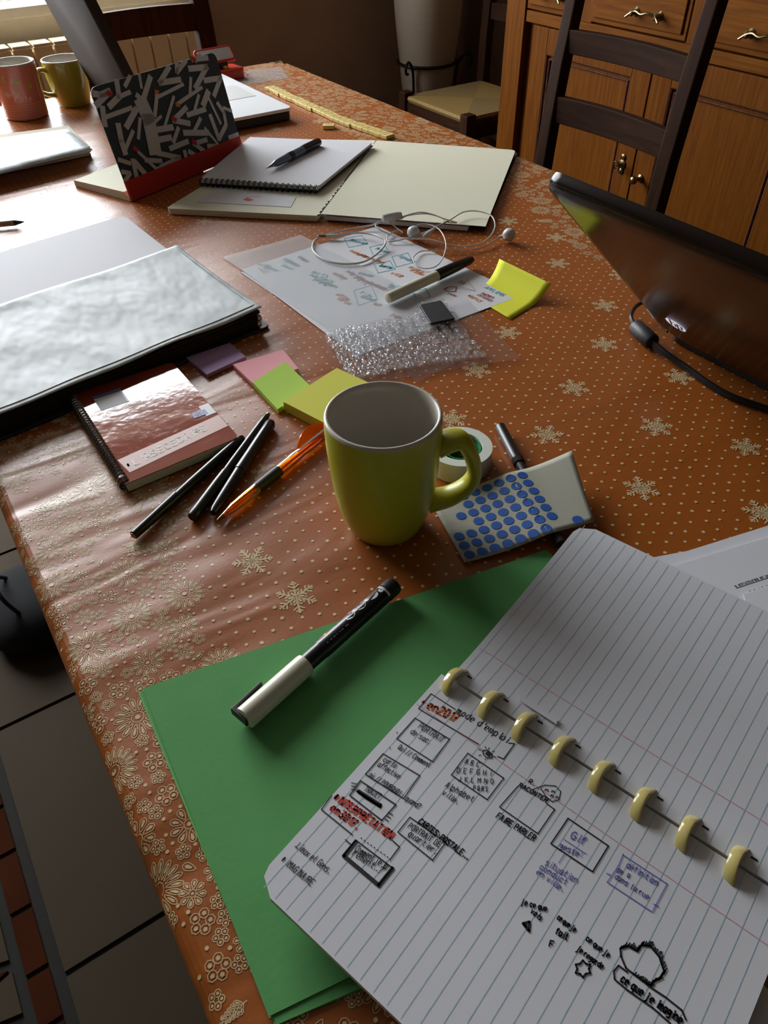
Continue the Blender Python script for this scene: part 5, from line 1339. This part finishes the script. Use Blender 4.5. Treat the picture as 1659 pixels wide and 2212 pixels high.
def trace():
    h = .0022; E_, F_, G_, H_ = T(480, 555, h), T(649, 502, h+.004), T(985, 676, h), T(725, 722, h)
    b = MB()
    def fn(u, v):
        p = (E_*(1-u)+F_*u)*(1-v)+(H_*(1-u)+G_*u)*v; return Vector((p.x, p.y, TZ+.0022+.0015*math.sin(v*5)**2*(1-u)*.6+.003*max(0, u-.7)*(1-v)**2))
    b.grid(fn, 12, 20); tag(b.build('tracing_paper', M['trace'], smooth=True), 'translucent sheet of tracing paper over the left part of the handwritten sheet', 'tracing paper')
    b = MB(); b.prism([T(x, y, .0007) for x, y in [(519, 588), (640, 560), (745, 745), (716, 720)]], .0003); tag(b.build('paper_sheet', M['paper']), 'white sheet under the handwritten one, showing only as a thin strip at its left edge', 'paper')
trace()

# ---- clear stamps on their sheet
def stamps():
    root = thing('stamp_sheet', 'clear sheet of transparent letter stamps behind the lime mug', 'stamp sheet', W3(T(900, 750)))
    z = .0032; A, Bq, C_, D_ = T(746, 836, z), T(1124, 774, z), T(1010, 645, z), T(680, 722, z)
    b = MB(); b.poly([A, Bq, C_, D_]); b.build('carrier_sheet', M['acrylic'], root)
    n = 0; rd = random.Random(11); L = 'ABCDEFGHIJKLMNOPQRSTUVWXYZOCGERS'
    def uv(u, v): p = (A*(1-u)+Bq*u)*(1-v)+(D_*(1-u)+C_*u)*v; return p
    U = (Bq-A).normalized(); V = Z.cross(U)
    cols = 13
    for i in range(cols):
        u = .075+i*(.86/(cols-1)); v = .14+rd.uniform(-.03, .03) - (.02 if i > 9 else 0)
        k = 0
        while v < .93:
            if n >= 98: break
            sv = rd.uniform(.72, 1.0) if i not in (0, 9) else .62; hh = .0125*sv
            p = uv(u+rd.uniform(-.006, .006), v)
            inb = any(abs(p.x-q.x) < .013 and abs(p.y-q.y) < .018 for q in (T(943, 672, .005), T(950, 665, .005)))
            if not inb:
                b = MB(); c = Vector((p.x, p.y, TZ+.0034)); w_ = .0064 if i not in (0, 9) else .0048
                top = rrect(c+Z*.0022, U, V, w_, hh/2, .0016, 3); b.prism(top, .0020)
                ss, _ = strokes(rd.choice(L), c+Z*.0022-U*w_*.55-V*hh*.32, U, V, hh*.62, jit=0, slant=0)
                for P in ss:
                    for a_, c_ in zip(P[:-1], P[1:]):
                        t = (c_-a_)
                        if t.length < 1e-6: continue
                        t.normalize(); sd = Z.cross(t)*.0007; e = t*.0004
                        b.prism([a_-sd-e+Z*.0012, c_-sd+e+Z*.0012, c_+sd+e+Z*.0012, a_+sd-e+Z*.0012], .0013)
                b.build('letter_stamp', M['stamp'], root); n += 1
            v += hh*1.06/.118; k += 1
    b = MB(); q = [(906, 658), (953, 648), (983, 687), (931, 698)]
    b.prism(quadround([T(x, y, .0095) for x, y in q], .002, 3), .0030); b.build('black_stamp_block', M['blackm'], root, bevel=.0006)
    b = MB(); q = [(900, 655), (958, 644), (992, 688), (930, 703)]
    b.prism(quadround([T(x, y, .0062) for x, y in q], .003, 3), .0028); b.build('letter_stamp', M['stamp'], root)
    b = MB(); P = [T(x, y, .0022) for x, y in [(790, 715), (1010, 705), (1010, 770), (899, 826)]]; b.poly(P); tag(b.build('plastic_sheet', M['acrylic']), 'empty clear plastic sheet whose corner shows under the letter stamps', 'plastic sheet')
stamps()

# ---- earphones
def earphones():
    root = thing('earphones', 'tangled white wired earphones on the cream folder and handwritten sheet', 'earphones', W3(T(880, 510)))
    def d(x, y, h): return T(640+x/3.318, 440+y/3.318, h)
    def cab(pts, r=.0009, nm='cable'):
        b = MB(); b.tube(smoothpath([d(*p) for p in pts], 8), r, 8); return b.build(nm, M['cable'], root, smooth=True)
    cab([(300, 230, .006), (400, 210, .007), (520, 215, .008), (600, 240, .010), (640, 275, .009), (600, 340, .005), (500, 410, .004), (380, 432, .004), (250, 418, .004), (150, 370, .004), (116, 310, .004), (150, 250, .005), (260, 212, .006), (390, 180, .005), (560, 150, .008), (625, 118, .014)], .0013)
    cab([(755, 95, .016), (880, 62, .020), (980, 78, .018), (1060, 108, .016), (1150, 136, .013), (1070, 128, .014), (1040, 100, .015), (930, 72, .018), (800, 85, .016), (750, 110, .014)])
    cab([(640, 112, .014), (585, 135, .012), (568, 158, .012), (600, 188, .010), (660, 215, .006), (720, 238, .005), (800, 250, .006), (960, 258, .008), (1080, 290, .006), (1200, 306, .005), (1330, 280, .007), (1400, 220, .010), (1425, 150, .013), (1395, 85, .015), (1300, 54, .016), (1200, 60, .016), (1110, 112, .015), (1020, 165, .012), (935, 232, .009)])
    cab([(650, 115, .014), (690, 150, .010), (760, 205, .006), (740, 190, .006), (690, 205, .005), (652, 240, .005), (665, 272, .004), (760, 256, .006), (900, 215, .010), (1000, 168, .013), (1090, 120, .015)])
    cab([(1452, 238, .006), (1390, 285, .004), (1290, 325, .004), (1150, 332, .004), (1000, 338, .004), (900, 340, .004), (845, 375, .005), (838, 410, .005), (870, 448, .004), (930, 465, .004), (1000, 450, .005), (1050, 390, .007), (1073, 310, .010), (1060, 240, .012), (1020, 182, .013), (950, 150, .013), (880, 150, .012), (830, 185, .010)], .0008)
    b = MB(); A, Bq = d(615, 108, .016), d(755, 82, .016); ax = (Bq-A).normalized(); L = (Bq-A).length; b.lathe([(0, .002), (.001, .0050), (L*.3, .0058), (L*.7, .0058), (L-.001, .0048), (L, .002)], A, Bq, 18); b.build('cable_splitter', M['white'], root, smooth=True)
    b = MB(); A, Bq = d(300, 232, .006), d(215, 232, .006); L = (Bq-A).length; b.lathe([(0, .0012), (.001, .0024), (L, .0026)], A, Bq, 14); b.build('jack_sleeve', M['white'], root, smooth=True)
    b = MB(); A, Bq = d(215, 232, .006), d(145, 234, .006); L = (Bq-A).length; b.lathe([(0, .0017), (L*.4, .0017), (L*.42, .0013), (L*.45, .0017), (L*.8, .0017), (L*.85, .001), (L, .0004)], A, Bq, 12); b.build('jack_plug', M['brass'], root, smooth=True)
    def bud(c, st, up=.004):
        C_, S_ = d(*c), d(*st); ax = (S_-C_).normalized()
        b = MB(); b.lathe([(-.0075, .001), (-.007, .0055), (-.003, .0082), (0, .0088), (.003, .0078), (.0065, .0055), (.008, .0026)], C_, C_+(Z*.55+ax*.2+Vector((.2, -.5, 0))).normalized(), 22); bo = b.build('earbud', M['white'], root, smooth=True)
        b = MB(); b.tube([C_+ax*.003, C_.lerp(S_, .6), S_], [.0030, .0023, .0014], 12); b.build('bud_stem', M['white'], bo, smooth=True)
    bud((1525, 222, .0100), (1452, 238, .006)); bud((840, 205, .010), (935, 232, .007)); 
    b = MB(); A, Bq = d(910, 240, .009), d(985, 185, .012); b.lathe([(0, .001), (.001, .0024), (.012, .0026), ((Bq-A).length, .0015)], A, Bq, 12); b.build('remote', M['white'], root, smooth=True)
earphones()

# ---- cream folder and spiral pad
def folder():
    h = .009
    root = thing('exercise_book', 'large cream exercise book lying open beneath the white spiral pad and earphones', 'exercise book', W3(T(800, 400)))
    b = MB(); q = [T(358, 450, h), T(684, 466, h), T(812, 303, h), T(560, 299, h), T(548, 334, h)]; b.prism(quadround(q, .008, 4, (0,)), .0080); b.build('left_pages', M['cream'], root)
    b = MB(); q = [T(693, 462, h+.002), T(1049, 489, h), T(1114, 324, h), T(814, 303, h+.002)]
    b.prism(quadround(q, .010, 4, (2,)), .0006); b.build('right_cover', M['cream'], root)
    b = MB(); q = [T(700, 466, h-.001), T(1010, 490, h-.002), T(1090, 335, h-.002), T(825, 310, h-.001)]; b.prism(q, .0055); b.build('right_pages', M['paper'], root)
    b = MB(); q = [T(740, 470, .0022), T(1047, 496, .0022), T(1118, 330, .0022), T(822, 306, .0022)]; b.prism(q, .0016); b.build('back_cover', M['greyplast'], root)
    A, Bq = T(688, 466, h), T(815, 303, h); b = MB(); n = 60; L = Bq-A; P = []
    for k in range(n*8+1):
        a_ = k/8*2*math.pi; P.append(A+L*(k/(n*8))+Vector((L.y, -L.x, 0)).normalized()*.0036*math.cos(a_)+Z*(.0040*math.sin(a_)-.004+.0005))
    b.tube(P, .0006, 5); b.build('spiral_wire', M['steel'], root, smooth=True)
    b = MB(); A = T(910, 328, h+.0003); 
    for (a, c, n_) in (((925, 332), (1070, 336), 30), ((1060, 354), (995, 350), 14), ((1050, 360), (1000, 357), 10), ((1045, 365), (1005, 363), 8)):
        pa, pc = T(*a, h+.0002), T(*c, h+.0002)
        for k in range(n_):
            if random.random() < .7: x_ = pa.lerp(pc, k/n_); y_ = pa.lerp(pc, (k+.6)/n_); b.ribbon([x_, y_+Z.cross((pc-pa).normalized())*.0015], .0005)
    b.build('faint_notes', M['cut'], root)
    b = MB(); b.prism([T(x, y, h+.0006) for x, y in [(425, 436), (628, 447), (640, 425), (470, 405)]], .0004, 0); b.poly([T(x, y, h+.0008) for x, y in [(524, 431), (535, 426), (548, 432), (536, 435)]], 1); b.ribbon([T(540, 424, h+.0008), T(566, 425, h+.0008)], .0012, 1)
    tag(b.build('paper_sheet', [M['paper'], M['inkr']]), 'white slip with a small red mark tucked under the spiral pad', 'paper')
    # spiral pad
    root = thing('spiral_pad', 'white spiral pad lying on the open exercise book with the blue pen on it', 'spiral pad', W3(T(620, 350, h)))
    z1 = .0195
    q = [T(432, 386, z1), T(688, 402, z1), T(806, 306, z1+.001), T(540, 296, z1)]
    b = MB(); b.prism(quadround(q, .008, 4, (1, 2)), .0010); b.build('top_page', M['paper'], root)
    q2 = [p-Z*.0010 for p in (q[0], q[1].lerp(q[0], .008), q[2].lerp(q[3], .012), q[3])]; b = MB(); b.prism(q2, .0050); b.build('pages', M['paper'], root)
    b = MB(); b.prism([p-Z*.0062 for p in q], .0010); b.build('back_board', M['blackm'], root)
    A, Bq = q[0].lerp(q[1], .01), q[0].lerp(q[1], .97); n = 22; L = Bq-A; out = Vector((L.y, -L.x, 0)).normalized()
    if out.dot(CAM-A) < 0: out = -out
    c0 = Z*(-.0040)+out*.002; 
    for s_ in (0, .0030):
        pass
    for k in range(n):
        p = A+L*(k/(n-1)); b = MB()
        for off in (0, .0022):
            b.tube([p+L.normalized()*off+c0+out*.0056*math.cos(t*.4488)+Z*.0056*math.sin(t*.4488) for t in range(14)], .0007, 6, closed=True)
        b.build('wire_ring', M['black'], root, smooth=True)
folder()

# ---- row of letter tiles
tp0 = [(586, 188), (600, 194), (622, 207), (646, 216), (675, 229), (712, 246), (727, 252), (764, 266), (792, 276), (838, 290)]
P = smoothpath([T(x, y, .006) for x, y in tp0], 12); ln = [0]
for a, c in zip(P[:-1], P[1:]): ln.append(ln[-1]+(c-a).length)
def along(t):
    for i in range(len(ln)-1):
        if ln[i] <= t <= ln[i+1]: return P[i].lerp(P[i+1], (t-ln[i])/(ln[i+1]-ln[i]+1e-9)), (P[i+1]-P[i]).normalized()
    return P[-1], (P[-1]-P[-2]).normalized()
NT_ = 26; pit_ = ln[-1]/(NT_-1)
def tile(letter, name_label, group, loc, ang):
    b = MB(); hw = pit_*.485; b.prism([Vector((x_*hw, y_*.0105, .0062)) for x_, y_ in ((-1, -1), (1, -1), (1, 1), (-1, 1))], .0060)
    root = bpy.data.objects.new('letter_tile', None); COL.objects.link(root); root['_w'] = [0, 0, 0]; tag(root, name_label, 'letter tile', group)
    b.build('tile_body', M['tilewood'], root, bevel=.0008)
    b = MB(); ss, _ = strokes(letter, Vector((-.0035, -.0045, .00635)), Vector((1, 0, 0)), Vector((0, 1, 0)), .009, jit=0, slant=0)
    for P_ in ss: b.ribbon(P_, .0011)
    b.build('printed_letter', M['tileink'], root)
    root.location = loc; root.rotation_euler = (0, 0, ang); return root
for k in range(NT_):
    p, t = along(k*pit_); nn = Z.cross(t); off = ((k//4) % 2-.5)*.0025
    tile(chr(65+k), 'small yellow letter tile in the long row across the far part of the table', 'letter tiles in the long row', (p.x+nn.x*off, p.y+nn.y*off, TZ+B0), math.atan2(-t.y, -t.x)+math.pi)
p = T(710, 271, .005); tile('E', 'single yellow letter tile lying apart in front of the long row', None, (p.x, p.y, TZ+B0), 2.5)

# ---- far-left notebook
def left_book():
    root = thing('notebook', 'pale blue covered notebook with curling pages at the far left table edge', 'notebook', W3(T(60, 330)))
    h = .022; q = [T(-70, 392, h), T(200, 324, h), T(146, 279, h), T(-120, 316, h)]
    b = MB(); n = 16
    def fn(u, v):
        p = (q[0]*(1-u)+q[1]*u)*(1-v)+(q[3]*(1-u)+q[2]*u)*v; return p+Z*(.002*math.sin(u*3.1)-.003*(1-u))
    b.grid(fn, 16, 6); b.build('front_cover', M['papergloss'], root, smooth=True, solid=.0008)
    b = MB(); q2 = [T(-70, 388, .004), T(196, 332, .004), T(150, 287, .004), T(-118, 322, .004)]
    for k in range(6):
        z = .0042+k*.0024; s_ = .0015*math.sin(k*2.1); b.prism([Vector((p.x+s_, p.y+s_, TZ+z)) for p in q2], .0021)
    b.build('pages', M['pages'], root)
    b = MB(); q3 = [Vector((p.x, p.y, TZ+.0018)) for p in q2]; b.prism(q3, .0013); b.build('back_cover', M['blackm'], root)
left_book()

# ---- red case near the far corner
def red_case():
    c = T(478, 172, 0); root = thing('red_case', 'small red case with a silver tilted top by the far table corner', 'case', (c.x, c.y, TZ+B0))
    c = Vector((c.x, c.y, TZ+B0)); ex = Vector((.10, -1, 0)).normalized(); ey = Vector((1, .10, 0)).normalized()
    b = MB(); b.prism(rrect(c+Z*.021, ex, ey, .048, .028, .010, 6), .0205); b.build('body', M['red'], root, bevel=.003)
    b = MB(); b.prism(rrect(c+Z*.033+ey*.006, ex, ey, .020, .012, .004, 4), .012); b.build('stand', M['blackm'], root)
    t = (Z*.75+ey*.66).normalized(); n = ex.cross(t).normalized(); 
    if n.dot(CAM-c) < 0: n = -n
    m0 = c+Z*.047+ey*.004-ex*.004; b = MB()
    b.prism(rrect(m0, ex, t, .046, .017, .007, 6), -n*.008); b.build('tilted_top', M['red'], root, bevel=.0015)
    b = MB(); b.poly(rrect(m0+n*.0004, ex, t, .041, .0125, .004, 5)); b.build('silver_face', M['white'], root)
    b = MB(); b.prism([c+ex*.006+Z*.0255-ey*.012, c+ex*.014+Z*.0255-ey*.012, c+ex*.014+Z*.0255-ey*.004, c+ex*.006+Z*.0255-ey*.004], .004); b.build('yellow_tab', M['yellb'], root)
    b = MB(); b.tube(smoothpath([c-ex*-.047+Z*.003, c+ex*.060+Z*.002+ey*.01, c+ex*.068+Z*.002-ey*.002, c+ex*.055+Z*.002-ey*.014], 5), .0007, 6); b.build('thread', M['red'], root)
red_case()
b = MB(); b.poly([T(x, y, .0011) for x, y in [(512, 156), (606, 144), (624, 168), (512, 186)]]); tag(b.build('plastic_sleeve', M['plastic']), 'clear plastic sleeve lying at the far right corner of the table', 'plastic sleeve')

for o in list(bpy.data.objects):
    if '_w' in o: del o['_w']
